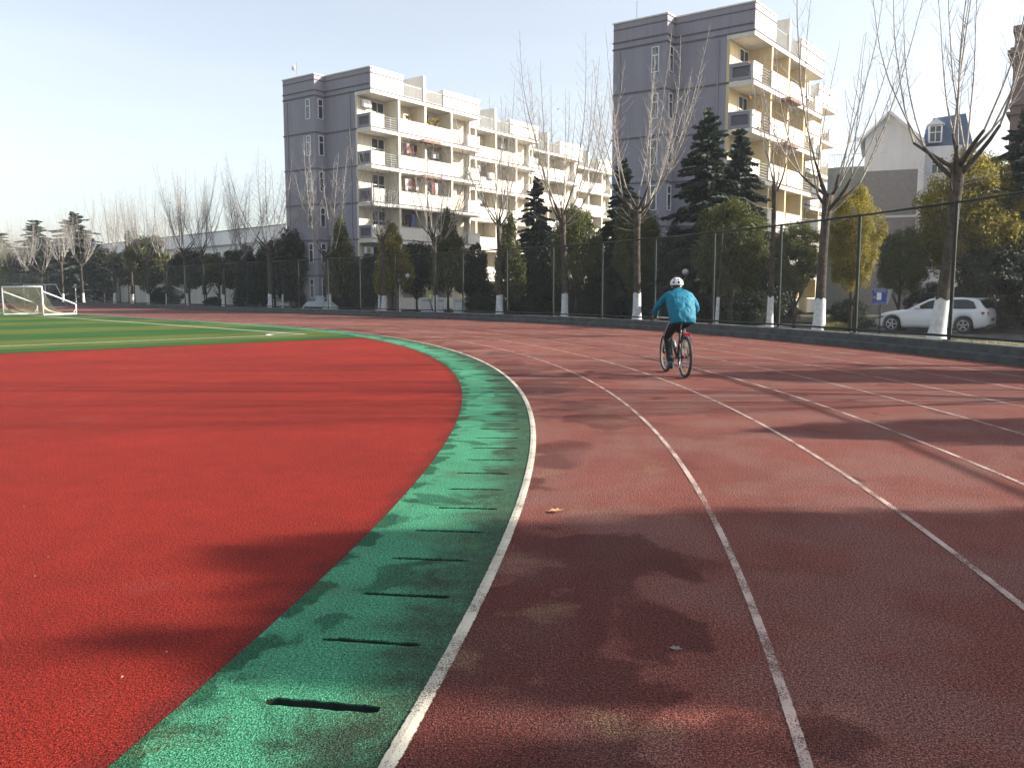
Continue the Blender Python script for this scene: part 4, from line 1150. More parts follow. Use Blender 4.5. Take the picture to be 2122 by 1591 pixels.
def goal2():
    p = G(96, 636.5); WV = Vector((-2.3, .9, 0)); DV = Vector((1.0, 1.5, 0)); H = 1.95; p = Vector((p.x * .94, p.y * .94, 0)); p.z = 0.005
    o = thing('old_goal_frame', 'bare weathered goal frame without net standing behind the netted goal', 'goal', p)
    gm = plain('weathered_white', (0.45, 0.46, 0.46), 0.6)
    def tb(nm, pts, r=0.035): return MB().tube(pts, r, 8).build(nm, gm, o, True)
    Z = Vector((0, 0, 1)); e = Z * .035; A = Vector((0,0,0))
    for P in (A, WV):
        tb('post', [P + e, P + Z * H]); tb('top_bar', [P + Z * H, P + DV * .5 + Z * H]); tb('slanted_leg', [P + DV * .5 + Z * H, P + DV + e]); tb('ground_bar', [P + e, P + DV + e])
    tb('crossbar', [Z * H, WV + Z * H]); tb('rear_bar', [DV + e, WV + DV + e])
goal2()

# ------------------------------------------------------------------ lamps, signs, cabinets
GLB = plain('opal_globe', (0.62, 0.66, 0.72), 0.3, 0.05)
def globe_lamp(u, r, zl, zh, du, label):
    p, t = row(u, r)
    o = thing('globe_lamp', label, 'lamp', (p.x, p.y, -0.25), 0, 'twin globe lamps')
    lat = Vector((1, -0.2, 0)).normalized() * (du * p.y / FPX)
    MB().tube([(0,0,0), (0,0,.3), (0,0,.31), (0,0,zl - .15 + .25)], [.09, .09, .055, .05], 10).build('pole', M['white'], o, True)
    MB().tube([(0.02,0,0), (0.02,0.08,.3), Vector((0.08,.08,zh - .5)), lat + Vector((0, 0, zh - .02))], 0.03, 8).build('arm', M['rail'], o, True)
    for c in (Vector((0, 0, zl + .25)), lat + Vector((0, 0, zh + .25))):
        MB().lathe([(0.03, -0.17), (0.10, -0.14), (0.155, -0.07), (0.17, 0), (0.155, 0.07), (0.10, 0.14), (0.01, 0.17)], 18, 'z', c).build('globe', GLB, o, True)
        MB().lathe([(0.05, -0.26), (0.07, -0.16), (0.06, -0.155)], 12, 'z', c).build('collar', M['rail'], o)
p, t = row(831, 59)
globe_lamp(831, 59, zat(580, p.y), zat(572, p.y), 17, 'twin globe lamp on a white pole below the golden pointed tree')
p, t = row(1399, 59.2); globe_lamp(1399, 59.2, zat(578, p.y), zat(564, p.y), 16, 'twin globe lamp rising behind the cyclist\'s helmet')
p, t = row(167, 60); globe_lamp(167, 60, zat(591, p.y), zat(585, p.y), 18, 'twin globe lamp behind the goals')
p, t = row(1812, 64); o = thing('globe_lamp', 'single globe lamp beside the blue notice sign', 'lamp', (p.x, p.y, -.3), 0, None)
MB().tube([(0,0,0), (0,0,zat(590, p.y) + .15)], 0.04, 8).build('pole', M['rail'], o)
MB().lathe([(0.03, -0.17), (0.12, -0.12), (0.165, 0), (0.12, 0.12), (0.01, 0.165)], 16, 'z', (0, 0, zat(590, p.y) + .3)).build('globe', GLB, o, True)

def text_obj(body, size, mt, parent, loc, rot, name='lettering'):
    cu = bpy.data.curves.new(name, 'FONT'); cu.body = body; cu.size = size; cu.extrude = 0.001; cu.align_x = 'CENTER'; cu.align_y = 'CENTER'
    cu.materials.append(mt); o = bpy.data.objects.new(name, cu); COL.objects.link(o); o.parent = parent; o.location = loc; o.rotation_euler = rot; return o
def blue_sign():
    Y = 33.5; p = at(1826, 640, Y); f = Y / FPX
    o = thing('notice_sign', 'blue notice sign with a white sheet on a post in front of the car', 'sign', (p.x, p.y, -0.25), R(-12))
    z0, z1 = zat(631, Y) + .25, zat(599, Y) + .25
    MB().tube([(-0.02, 0.05, 0), (-0.02, 0.05, z1 - .05)], 0.032, 8).build('post', M['darkbark'], o)
    fix_normals(MB().prism([(-.32, z0), (.22, z0), (.40, z1), (-.38, z1)], -0.02, 0.02).build('board', plain('sign_grey', (0.30, 0.34, 0.36), 0.6), o))
    fix_normals(MB().prism([(-.33, z0 + .03), (.16, z0 + .03), (.20, z1 - .03), (-.36, z1 - .03)], -0.027, -0.021).build('blue_panel', plain('sign_blue', (0.035, 0.05, 0.30), 0.5), o))
    zm = (z0 + z1) / 2
    MB().box(-0.19, -0.02, -0.036, -0.029, zm - .12, zm + .16).build('white_sheet', M['white'], o)
    MB().lathe([(0.035, -0.036), (0.035, -0.03)], 12, 'y', (-0.27, 0, zm - .02)).build('emblem', plain('sign_yellow', (0.55, 0.45, 0.05), 0.5), o)
    MB().lathe([(0.03, -0.036), (0.03, -0.03)], 12, 'y', (0.10, 0, zm + .12)).build('emblem', plain('sign_red', (0.5, 0.06, 0.06), 0.5), o)
    bm = MB()
    for i in range(4): bm.box(-0.28 + i*.11, -0.20 + i*.11, -0.033, -0.029, z1 - .115, z1 - .065)
    for i in range(5): bm.box(-0.25 + i*.08, -0.19 + i*.08, -0.033, -0.029, z0 + .065, z0 + .10)
    bm.build('lettering_blocks', plain('sign_pale', (0.25, 0.32, 0.55), 0.5), o)
blue_sign()
def yellow_sign():
    p, t = row(893, 57.6); Y = p.y; f = Y / FPX
    o = thing('yellow_sign', 'yellow-green notice board with a white sheet beside the utility cabinets', 'sign', (p.x, p.y, -0.15), R(10))
    z0, z1 = zat(622, Y) + .15, zat(602, Y) + .15
    fix_normals(MB().prism([(-.12, z0), (.17, z0), (.19, z1 - .04), (.14, z1), (-.17, z1), (-.2, z1 - .04)], -.015, .015).build('board', plain('sign_lime', (0.42, 0.40, 0.07), 0.5), o))
    MB().box(-0.05, .09, -.023, -.017, z0 + .1, z0 + .36).build('white_sheet', M['white'], o)
    MB().tube([(-.22, 0.05, z1 + .6), (0, .05, 0.9), (.26, .05, 0)], 0.03, 8).build('prop', M['fence'], o)
yellow_sign()
CABM = plain('cabinet_white', (0.52, 0.56, 0.58), 0.6, 0.1)
for (u, hw, vt, lb) in [(886, 11, 621, 'pale utility cabinet under the yellow sign'), (914, 6, 621, 'narrow pale utility cabinet right of the plane trunk'), (950, 8, 622, 'pale utility cabinet near the round dark bush')]:
    p, t = row(u, 58.8); w2 = hw * p.y / FPX; h = zat(vt, p.y) + .25
    o = thing('utility_cabinet', lb, 'cabinet', (p.x, p.y, -.28), R(15), 'utility cabinets behind the fence')
    MB().box(-w2, w2, -.25, .25, 0, h).build('body', CABM, o, bevel=.015); MB().box(-w2 - .03, w2 + .03, -.29, .29, h + .001, h + .06).build('lid', CABM, o)
    MB().box(-w2 + .04, w2 - .04, -.265, -.252, .1, h - .1).build('door', M['frame'], o); MB().box(w2 - .12, w2 - .08, -.285, -.266, h * .45, h * .55).build('handle', M['rail'], o)
def container():
    p, t = row(668, 58.5); k = p.y / FPX
    o = thing('waste_container', 'white waste container with sloping lid at the foot of a plane tree', 'container', (p.x, p.y, -.25), R(12))
    w2 = 36 * k; h1 = zat(625, p.y) + .25; h0 = zat(635, p.y) + .25
    fix_normals(MB().prism([(-w2, .15), (w2, .15), (w2, h0), (w2 * .66, h1), (-w2 * .72, h1), (-w2, h0)], -.6, .6).build('body', plain('container_white', (0.62, 0.70, 0.74), 0.5), o, bevel=.03))
    MB().box(-w2 * .9, w2 * .1, -.62, -.602, h0 - .22, h0 - .06).build('slot', M['dark'], o)
    for x in (-w2 * .7, w2 * .7): MB().box(x - .1, x + .1, -.5, .5, 0, .149).build('foot', M['dark'], o)
    MB().box(-.35, .3, -.2, .3, h1 + .001, h1 + .45).build('top_box', CABM, o, bevel=.02)
container()

# ------------------------------------------------------------------ bicycle and rider
BK = plain('bike_black', (0.012, 0.012, 0.013), 0.35, 0.2); RUB = plain('tyre_rubber', (0.03, 0.03, 0.03), 0.8, 0.2, 40)
ALU = plain('alloy', (0.50, 0.50, 0.50), 0.3, 0.1, metal=0.8); AMB = plain('amber_reflector', (0.75, 0.28, 0.03), 0.25)
REDL = plain('red_reflector', (0.55, 0.01, 0.02), 0.25); GREYS = plain('silver_stripe', (0.35, 0.35, 0.34), 0.6)
RC = Vector((2.85, 14.10, 0.0)); HD = math.atan2(0.994, -0.111)
bike = thing('bicycle', 'black mountain bicycle with amber wheel reflectors ridden on the track', 'bicycle', RC, HD)
def part(nm, mb, mt, parent=None, smooth=True, bevel=0): return mb.build(nm, mt, parent or bike, smooth, bevel)
WR = 0.345; HUBF = Vector((1.09, 0, WR)); HUBR = Vector((0, 0, WR))
def wheel(c, spin, nm):
    tyre = MB(); n = 40
    rings = []
    for i in range(n + 1):
        a = 2 * math.pi * i / n; ce = Vector((math.cos(a), 0, math.sin(a)))
        rings.append([c + ce * (WR - 0.026 + 0.026 * math.cos(b)) + Vector((0, 0.026 * math.sin(b), 0)) for b in [2 * math.pi * k / 10 for k in range(10)]])
    tyre.loft(rings, False); w = part('wheel', tyre, RUB)
    rim = MB(); rings = []
    for i in range(n + 1):
        a = 2 * math.pi * i / n; ce = Vector((math.cos(a), 0, math.sin(a)))
        rings.append([c + ce * r + Vector((0, y, 0)) for r, y in ((WR - .05, -.012), (WR - .05, .012), (WR - .066, .009), (WR - .066, -.009))])
    rim.loft(rings, False); rim.build('rim', ALU, w, False)
    sp = MB()
    for i in range(28):
        a = 2 * math.pi * i / 28 + spin; b = a + (0.5 if i % 2 else -0.5); y = 0.028 if (i // 2) % 2 else -0.028
        sp.tube([c + Vector((math.cos(b) * .022, y, math.sin(b) * .022)), c + Vector((math.cos(a) * (WR - .06), 0, math.sin(a) * (WR - .06)))], 0.0017, 3, False)
    s = sp.build('spokes', ALU, w, False); s['kind'] = 'stuff'
    MB().lathe([(.02, -.05), (.028, -.03), (.016, -.02), (.016, .02), (.028, .03), (.02, .05)], 12, 'y', c).build('hub', BK, w, True)
    for q in (spin + 1.0, spin + 1.0 + math.pi):
        d = Vector((math.cos(q), 0, math.sin(q))); tt = Vector((-math.sin(q), 0, math.cos(q)))
        m = c + d * (WR - .135)
        MB().loft([[m + tt * x + d * zz + Vector((0, y, 0)) for x, zz in ((-.04, -.014), (.04, -.014), (.032, .016), (-.032, .016))] for y in (-.010, .010)]).build('reflector', AMB, w, False)
    return w
wheel(HUBR, 0.3, 'rear'); wheel(HUBF, 1.9, 'front')
BB = Vector((0.43, 0, 0.30)); ST = Vector((0.27, 0, 0.78)); HT = Vector((0.885, 0, 0.86)); HB = Vector((0.93, 0, 0.72))
fr = MB()
fr.tube([BB, ST], 0.017, 10); fr.tube([ST - Vector((0, 0, .05)) + Vector((.012, 0, 0)), HT], 0.018, 10); fr.tube([BB, HB], 0.022, 10); fr.tube([HT + Vector((-.01, 0, .03)), HB + Vector((.012, 0, -.03))], 0.024, 10)
for y in (-1, 1):
    fr.tube([BB + Vector((0, .03*y, 0)), Vector((.18, .05*y, .32)), HUBR + Vector((0, .065*y, 0))], 0.010, 8)
    fr.tube([ST - Vector((0, -.02*y, .06)), Vector((.15, .05*y, .56)), HUBR + Vector((0, .065*y, 0))], 0.009, 8)
part('frame', fr, BK)
fk = MB(); fk.tube([HT + Vector((-.005, 0, .04)), HB + Vector((.015, 0, -.06))], 0.017, 8)
for y in (-1, 1): fk.tube([HB + Vector((.012, .0, -.05)), HB + Vector((.022, .055*y, -.07)), HUBF + Vector((0, .055*y, 0))], [.02, .019, .013], 8)
part('fork', fk, BK)
part('seat_post', MB().tube([ST, Vector((0.235, 0, 0.90))], 0.014, 8), ALU)
sa = MB(); rings = []
for x, w2, z in ((0.07, .05, .925), (.10, .085, .925), (.17, .08, .93), (.26, .035, .935), (.36, .02, .93)):
    rings.append([Vector((x, w2 * math.cos(a), z + .025 * math.sin(a))) for a in [2*math.pi*k/10 for k in range(10)]])
part('saddle', sa.loft(rings), BK)
hb = MB(); HBC = Vector((0.86, 0, 0.955))
hb.tube([HBC + Vector((-.04, -.31, .015)), HBC + Vector((-.015, -.16, .01)), HBC, HBC + Vector((-.015, .16, .01)), HBC + Vector((-.04, .31, .015))], 0.014, 8)
hb.tube([HT + Vector((-.01, 0, .02)), HBC], 0.018, 8)
h = part('handlebar', hb, ALU)
for y in (-1, 1):
    MB().tube([HBC + Vector((-.028, .21*y, .012)), HBC + Vector((-.042, .325*y, .016))], 0.019, 8).build('grip', BK, h, True)
    MB().tube([HBC + Vector((.0, .17*y, .0)), HBC + Vector((.05, .22*y, -.02)), HBC + Vector((.04, .29*y, -.03))], 0.007, 6).build('brake_lever', ALU, h, True)
cr = MB().lathe([(.085, .062), (.092, .066), (.085, .07), (.02, .07), (.02, .05)], 24, 'y', BB)
cr = MB().lathe([(.085, -.066), (.092, -.062), (.085, -.058), (.02, -.058), (.02, -.07)], 24, 'y', BB)
c = part('crankset', cr, BK, None, False)
PL = BB + Vector((-.045, .10, -.165)); PR = BB + Vector((.045, -.10, .165))
MB().tube([BB + Vector((0, .06, 0)), PL - Vector((0, .02, 0))], .010, 6).tube([BB - Vector((0, .075, 0)), PR + Vector((0, .02, 0))], .010, 6).tube([BB - Vector((0, .07, 0)), BB + Vector((0, .06, 0))], .018, 8).build('crank_arms', ALU, c)
for P, y in ((PL, 1), (PR, -1)): MB().box(P.x - .045, P.x + .045, P.y + (0 if y > 0 else -.09), P.y + (.09 if y > 0 else 0), P.z - .012, P.z + .012).build('pedal', BK, c, False, .004)
ch = MB(); ch.tube([BB + Vector((0, -.062, .09)), HUBR + Vector((0, -.05, .04))], .005, 4); ch.tube([BB + Vector((0, -.062, -.09)), Vector((.04, -.05, .22)), HUBR + Vector((0, -.05, -.04))], .005, 4)
part('chain', ch, RUB)
rk = MB()
for y in (-1, 1):
    rk.tube([HUBR + Vector((0, .07*y, .02)), Vector((-.05, .06*y, .74)), Vector((.22, .055*y, .74))], .006, 6)
for x in (-.05, .04, .13, .22): rk.tube([(x, -.06, .742), (x, .06, .742)], .005, 6)
part('rear_rack', rk, BK)
part('tail_light', MB().box(-.085, -.055, -.055, .055, .70, .745), REDL, None, False, .006)
part('mudguard_stay', MB().tube([Vector((-.06, -.07, .755)), Vector((-.065, -.075, .60)), Vector((-.05, -.07, .52))], .005, 6), BK)
part('kickstand', MB().tube([Vector((.12, .05, .33)), Vector((.0, .10, .17))], .008, 6), ALU)
part('water_bottle', MB().tube([Vector((.56, 0, .44)), Vector((.66, 0, .55)), Vector((.69, 0, .583))], [.036, .036, .02], 12), plain('bottle_grey', (.25, .26, .27), .4))

SKIN = plain('skin', (0.45, 0.27, 0.20), 0.6, 0.05, 20); TEAL = NT('teal_jacket')
_f = TEAL.noise(14, 4, 0.6); TEAL.bump(TEAL.noise(9, 4, 0.6, dist=1.2), 0.45, 0.03)
TEALM = TEAL.done(TEAL.mix(_f, (0.003, 0.13, 0.20), (0.005, 0.17, 0.26)), 0.65, 0.3)
PANT = plain('black_trousers', (0.012, 0.012, 0.014), 0.8, 0.3, 15, bump=0.3); SHOE = plain('dark_shoe', (0.025, 0.028, 0.03), 0.6, 0.3, 20); SOCK = plain('teal_sock', (0.04, 0.16, 0.17), 0.8)
rider = thing('person', 'person in a teal jacket and white helmet riding the bicycle, seen from behind', 'person', RC, HD)
J = dict(pelvis=(.20, 0, .985), waist=(.25, 0, 1.12), chest=(.36, 0, 1.28), neck=(.475, 0, 1.415), head0=(.525, 0, 1.50), head1=(.56, 0, 1.60),
         shL=(.43, .175, 1.365), elL=(.60, .335, 1.13), wrL=(.80, .285, .985), haL=(.835, .268, .978),
         shR=(.43, -.175, 1.365), elR=(.57, -.36, 1.11), wrR=(.80, -.29, .985), haR=(.835, -.270, .978),
         hiL=(.23, .09, .93), knL=(.60, .125, .62), anL=(.375, .135, .225), heL=(.335, .135, .165), toL=(.50, .14, .155),
         hiR=(.23, -.09, .93), knR=(.665, -.13, .80), anR=(.445, -.135, .56), heR=(.40, -.135, .50), toR=(.57, -.14, .485))
def skin_mesh(nm, verts, edges, rad, mt, root, sub=2):
    me = bpy.data.meshes.new(nm); me.from_pydata(verts, edges, []); me.materials.append(mt)
    o = bpy.data.objects.new(nm, me); COL.objects.link(o); o.parent = rider
    sk = o.modifiers.new('skin', 'SKIN'); sk.use_smooth_shade = True
    lay = me.skin_vertices if len(me.skin_vertices) else None
    if lay is None:
        bm = bmesh.new(); bm.from_mesh(me); bm.verts.layers.skin.verify(); bm.to_mesh(me); bm.free(); lay = me.skin_vertices
    for i, r in enumerate(rad):
        lay[0].data[i].radius = r if hasattr(r, '__len__') else (r, r)
        lay[0].data[i].use_root = (i == root)
    sb = o.modifiers.new('subsurf', 'SUBSURF'); sb.levels = sub; sb.render_levels = sub
    return o
names = ['pelvis', 'waist', 'chest', 'neck', 'head0', 'head1', 'shL', 'elL', 'wrL', 'shR', 'elR', 'wrR', 'hiL', 'knL', 'anL', 'heL', 'toL', 'hiR', 'knR', 'anR', 'heR', 'toR']
idx = {n: i for i, n in enumerate(names)}
ED = [('pelvis','waist'),('waist','chest'),('chest','neck'),('neck','head0'),('head0','head1'),('chest','shL'),('shL','elL'),('elL','wrL'),('chest','shR'),('shR','elR'),('elR','wrR'),
      ('pelvis','hiL'),('hiL','knL'),('knL','anL'),('anL','heL'),('anL','toL'),('pelvis','hiR'),('hiR','knR'),('knR','anR'),('anR','heR'),('anR','toR')]
RAD = dict(pelvis=.11, waist=.10, chest=.12, neck=.052, head0=.085, head1=.088, shL=.05, elL=.036, wrL=.026, shR=.05, elR=.036, wrR=.026, hiL=.06, knL=.034, anL=.028, heL=.026, toL=.022, hiR=.06, knR=.034, anR=.028, heR=.026, toR=.022)
verts = [Vector(J[n]) for n in names]; edges = [(idx[a], idx[b]) for a, b in ED]; rad = [RAD[n] for n in names]
# five fingers on each hand, curled round the grip
for s, wr in ((1, 'wrL'), (-1, 'wrR')):
    w0 = Vector(J[wr]); palm = w0 + Vector((.035, -.008 * s, 0.0)); pi_ = len(verts); verts.append(palm); rad.append((.030, .018)); edges.append((idx[wr], pi_))
    for k in range(4):
        y = (0.034 - 0.021 * k) * s; L = (.9, 1.0, .97, .8)[k]
        k1 = palm + Vector((.030, y, .012)); k2 = k1 + Vector((.026 * L, 0, -.016)); k3 = k2 + Vector((-.006, 0, -.026 * L)); k4 = k3 + Vector((-.024, 0, -.004))
        pv = pi_
        for q, rr in ((k1, .0095), (k2, .009), (k3, .0085), (k4, .0078)):
            verts.append(q); rad.append(rr); edges.append((pv, len(verts) - 1)); pv = len(verts) - 1
    pv = pi_
    for q, rr in ((palm + Vector((-.005, -.032 * s, -.008)), .011), (palm + Vector((.012, -.044 * s, -.026)), .010), (palm + Vector((.03, -.040 * s, -.036)), .009)):
        verts.append(q); rad.append(rr); edges.append((pv, len(verts) - 1)); pv = len(verts) - 1
skin_mesh('body', verts, edges, rad, SKIN, 0)
def ring(c, ax, ay, rx, ry, n=20, pw=1.0):
    c, ax, ay = Vector(c), Vector(ax).normalized(), Vector(ay).normalized()
    out = []
    for k in range(n):
        a = 2 * math.pi * k / n; ca, sa_ = math.cos(a), math.sin(a)
        out.append(c + ax * rx * math.copysign(abs(ca) ** pw, ca) + ay * ry * math.copysign(abs(sa_) ** pw, sa_))
    return out
def limb(mb, pts, radii, n=12):
    # smooth the joint path, then sweep
    P = [Vector(p) for p in pts]; q = []; rr = []
    for i in range(len(P) - 1):
        for j in range(5):
            f = j / 5; a = P[max(i-1, 0)]; b = P[i]; c = P[i+1]; d = P[min(i+2, len(P)-1)]
            v = 0.5 * ((2*b) + (c - a) * f + (2*a - 5*b + 4*c - d) * f*f + (3*b - a - 3*c + d) * f**3)
            q.append(v); rr.append(radii[i] + (radii[i+1] - radii[i]) * f)
    q.append(P[-1]); rr.append(radii[-1]); mb.tube(q, rr, n)
def remeshed(o, vox, smooth=6):
    m = o.modifiers.new('fuse', 'REMESH'); m.mode = 'VOXEL'; m.voxel_size = vox; m.use_smooth_shade = True
    s = o.modifiers.new('soften', 'SMOOTH'); s.iterations = smooth; s.factor = 0.5
    return o
jk = MB(); Yv = (0, 1, 0)
sec = [((.155, 0, .885), .205, .125, 12), ((.175, 0, .96), .225, .145, 10), ((.22, 0, 1.06), .232, .148, 22), ((.275, 0, 1.16), .238, .145, 30), ((.335, 0, 1.25), .240, .140, 36), ((.395, 0, 1.325), .225, .125, 42), ((.435, 0, 1.375), .180, .105, 46), ((.462, 0, 1.405), .105, .080, 46), ((.478, 0, 1.428), .072, .070, 46), ((.492, 0, 1.455), .068, .066, 46)]
jk.loft([ring(c, Yv, (math.cos(R(a)), 0, -math.sin(R(a))), rx, ry, 24, 0.88) for c, rx, ry, a in sec])
limb(jk, [(.40, .10, 1.345), (.43, .19, 1.325), (.59, .325, 1.14), (.79, .288, .995)], [.075, .078, .062, .040])
limb(jk, [(.40, -.10, 1.345), (.43, -.19, 1.325), (.56, -.345, 1.12), (.79, -.292, .995)], [.075, .078, .062, .040])
jo = remeshed(jk.build('jacket', TEALM, rider, True), 0.010, 8)
tx = bpy.data.textures.new('creases', 'CLOUDS'); tx.noise_scale = 0.085; tx.noise_depth = 2
dm = jo.modifiers.new('creases', 'DISPLACE'); dm.texture = tx; dm.strength = 0.028; dm.mid_level = 0.5; dm.texture_coords = 'GLOBAL'
tr = MB()
tr.loft([ring((.15, 0, .90), Yv, (1, 0, 0), .16, .12), ring((.19, 0, .95), Yv, (1, 0, -.2), .185, .14), ring((.20, 0, 1.02), Yv, (1, 0, -.2), .185, .13), ring((.21, 0, 1.06), Yv, (1, 0, -.2), .17, .12)])
limb(tr, [(.21, .085, .95), (.32, .105, .87), (.60, .125, .635), (.375, .135, .24)], [.10, .098, .078, .056])
limb(tr, [(.21, -.085, .95), (.34, -.11, .91), (.665, -.13, .815), (.445, -.135, .575)], [.10, .098, .078, .056])
remeshed(tr.build('trousers', PANT, rider, True), 0.013, 5)
st = MB()
def stripe(pts, w):
    P = [Vector(p) for p in pts]; vs = []
    for p in P: vs += [p + Vector((-w, 0, 0)), p + Vector((w, 0, 0))]
    st.add(vs + [v + Vector((0, .004, 0)) for v in vs], [(2*i, 2*i+1, 2*i+3, 2*i+2) for i in range(len(P)-1)] + [tuple(len(vs) + k for k in (2*i, 2*i+2, 2*i+3, 2*i+1)) for i in range(len(P)-1)])
stripe([(.26, .188, .93), (.34, .202, .85), (.45, .205, .76), (.555, .203, .66)], .018); stripe([(.565, .202, .63), (.50, .196, .47), (.42, .194, .30)], .014)
st.build('trouser_stripe', GREYS, rider)
for s, an, he, to in ((1, 'anL', 'heL', 'toL'), (-1, 'anR', 'heR', 'toR')):
    a, h_, t_ = Vector(J[an]), Vector(J[he]), Vector(J[to])
    sh = MB(); rings = []
    for f, w2, up in ((0, .028, .045), (.12, .036, .075), (.35, .038, .085), (.6, .044, .055), (.85, .042, .038), (1.0, .026, .025)):
        c = h_.lerp(t_, f) + Vector((-.01, 0, -.012)); rings.append([c + Vector((0, w2 * math.cos(q), max(-.022, up * math.sin(q) * (1 if math.sin(q) > 0 else .6)))) for q in [2*math.pi*k/14 for k in range(14)]])
    sh.loft(rings).build('shoe', SHOE, rider, True)
    MB().tube([a + Vector((0, 0, -.05)), a + Vector((.02, 0, .06))], [.045, .042], 10).build('sock', SOCK, rider, True)
# helmet: ribbed shell with open vents over a dark liner
HC = Vector((.545, 0, 1.548))
def helm_pt(a, e, r): return HC + Vector((math.cos(a) * math.cos(e) * .135 * r, math.sin(a) * math.cos(e) * .108 * r, math.sin(e) * .105 * r))
hl = MB(); NA, NE = 44, 14; vs = []
for j in range(NE + 1):
    e = R(-14 + 104 * j / NE)
    for i in range(NA): vs.append(helm_pt(2 * math.pi * i / NA, e, 1.0 + 0.02 * math.cos(2 * math.pi * i / NA * 6)))
fs = []
for j in range(NE):
    for i in range(NA):
        if 2 <= j <= 9 and (i % 6) in (2, 3, 4) and not (j in (5,)): continue
        fs.append((j*NA + i, j*NA + (i+1) % NA, (j+1)*NA + (i+1) % NA, (j+1)*NA + i))
hl.add(vs, fs); ho = hl.build('helmet', plain('helmet_white', (.72, .73, .75), .35, .04), rider, True)
sm = ho.modifiers.new('shell', 'SOLIDIFY'); sm.thickness = .016; sm.offset = -1
ln = MB(); rings = []
for j in range(9):
    e = R(-12 + 100 * j / 8); rings.append([helm_pt(2 * math.pi * i / 24, e, .87) for i in range(24)])
ln.loft(rings).build('helmet_liner', BK, ho, True)
MB().tube([HC + Vector((-.02, .092, -.03)), HC + Vector((.03, .06, -.105)), HC + Vector((.045, 0, -.128)), HC + Vector((.03, -.06, -.105)), HC + Vector((-.02, -.092, -.03))], .006, 6).build('chin_strap', BK, ho)
fc = MB()                                           # face: nose, ears, hair, eyes, mouth
MB().lathe([(.004, .0), (.012, .012), (.010, .03), (.003, .04)], 8, 'x', (.640, 0, 1.515)).build('nose', SKIN, rider, True)
for s in (-1, 1):
    MB().lathe([(.003, -.008), (.024, -.004), (.022, .004), (.006, .009)], 12, 'y', (.535, .086 * s, 1.50)).build('ear', SKIN, rider, True)
    MB().lathe([(.002, 0), (.010, .002), (.004, .007)], 10, 'x', (.638, .03 * s, 1.545)).build('eye', BK, rider, True)
MB().tube([(.628, -.024, 1.478), (.635, 0, 1.475), (.628, .024, 1.478)], .005, 6).build('mouth', plain('lips', (.35, .13, .11), .5), rider)
hr = MB(); hr.loft([ring((.497, 0, 1.455), Yv, (1, 0, .1), .060, .060, 14), ring((.505, 0, 1.49), Yv, (1, 0, .1), .082, .078, 14), ring((.525, 0, 1.53), Yv, (1, 0, .1), .091, .092, 14)]).build('hair', BK, rider, True)

# ------------------------------------------------------------------ white car
CARW = NT('car_white'); CARW.b.inputs['Coat Weight'].default_value = 0.6; CARM = CARW.done((0.84, 0.86, 0.88), 0.35)
CGL = plain('car_glass', (0.012, 0.013, 0.016), 0.05, 0.3, spec=0.8); TRIM = plain('car_trim', (0.015, 0.015, 0.016), 0.6)
PHI = R(40); Yr = 34.6; rw = Vector(((2005 - IW/2) / FPX * Yr / math.cos(PITCH) * 1.0, Yr, -0.25)); rw.x = (2005 - IW/2) / FPX * Yr
car = thing('white_car', 'white hatchback car parked on the campus road behind the fence', 'car', rw, math.pi - PHI)
# local: x forward from the rear axle, y left (towards the viewer), z up
WRc = 0.315; XA = 2.69
def arch(x):
    z = 0.20
    for c in (0.0, XA):
        d = abs(x - c)
        if d < 0.375: z = max(z, WRc + math.sqrt(0.375**2 - d*d) * 0.98)
    return z
xs = sorted(set([-0.86, -0.84, -0.78, -0.66, -0.5] + [round(-0.375 + .0625*i, 4) for i in range(13)] + [0.5, 0.9, 1.35, 1.8, 2.2] + [round(XA - 0.375 + .0625*i, 4) for i in range(13)] + [3.16, 3.28, 3.38, 3.44, 3.46]))
def interp(tab, x):
    for (a, b), (c, d) in zip(tab, tab[1:]):
        if x <= c: return b + (d - b) * max(0, (x - a)) / (c - a)
    return tab[-1][1]
TOP = [(-.86, .74), (-.84, .86), (-.78, .97), (-.6, 1.00), (0, .985), (1.0, .955), (2.05, .925), (2.4, .90), (2.9, .82), (3.2, .73), (3.38, .62), (3.46, .50)]
WID = [(-.86, .66), (-.84, .74), (-.78, .80), (-.5, .86), (0, .885), (1.3, .885), (2.7, .88), (3.1, .82), (3.3, .74), (3.46, .56)]
BOT = [(-.86, .40), (-.8, .30), (-.6, .24), (-.4, .20), (3.1, .20), (3.3, .24), (3.46, .34)]
body = MB(); rings = []
for x in xs:
    zt, w2 = interp(TOP, x), interp(WID, x); zb = max(arch(x) if -.4 < x < 3.1 else 0, interp(BOT, x)); zb = min(zb, zt - .06)
    zm = zb + (zt - zb) * .55
    half = [(w2 * .93, zb), (w2, zb + (zm - zb) * .35), (w2 * 1.0, zm), (w2 * .975, zt - .09), (w2 * .93, zt - .03), (w2 * .80, zt)]
    rings.append([Vector((x, y, z)) for y, z in half] + [Vector((x, -y, z)) for y, z in reversed(half)])
bo = fix_normals(body.loft(rings).build('body', CARM, car, True))
MB().box(-.70, 3.30, -.60, .60, .17, .62).build('underbody', TRIM, car)
gh = MB(); rings = []
for x, zt, wt, wb in ((-.74, .99, .60, .72), (-.62, 1.12, .60, .76), (-.48, 1.30, .585, .78), (-.30, 1.385, .575, .79), (.3, 1.42, .58, .80), (.9, 1.415, .585, .80), (1.35, 1.36, .58, .80), (1.75, 1.17, .62, .79), (2.18, .925, .68, .77)):
    zb = .90
    half = [(wb, zb), (wb * .985, min(zb + .06, zt - .01)), (wt + (wb - wt) * .25, zb + (zt - zb) * .72), (wt, zt - .03 if zt > 1 else zt - .01), (wt * .82, zt)]
    rings.append([Vector((x, y, z)) for y, z in half] + [Vector((x, -y, z)) for y, z in reversed(half)])
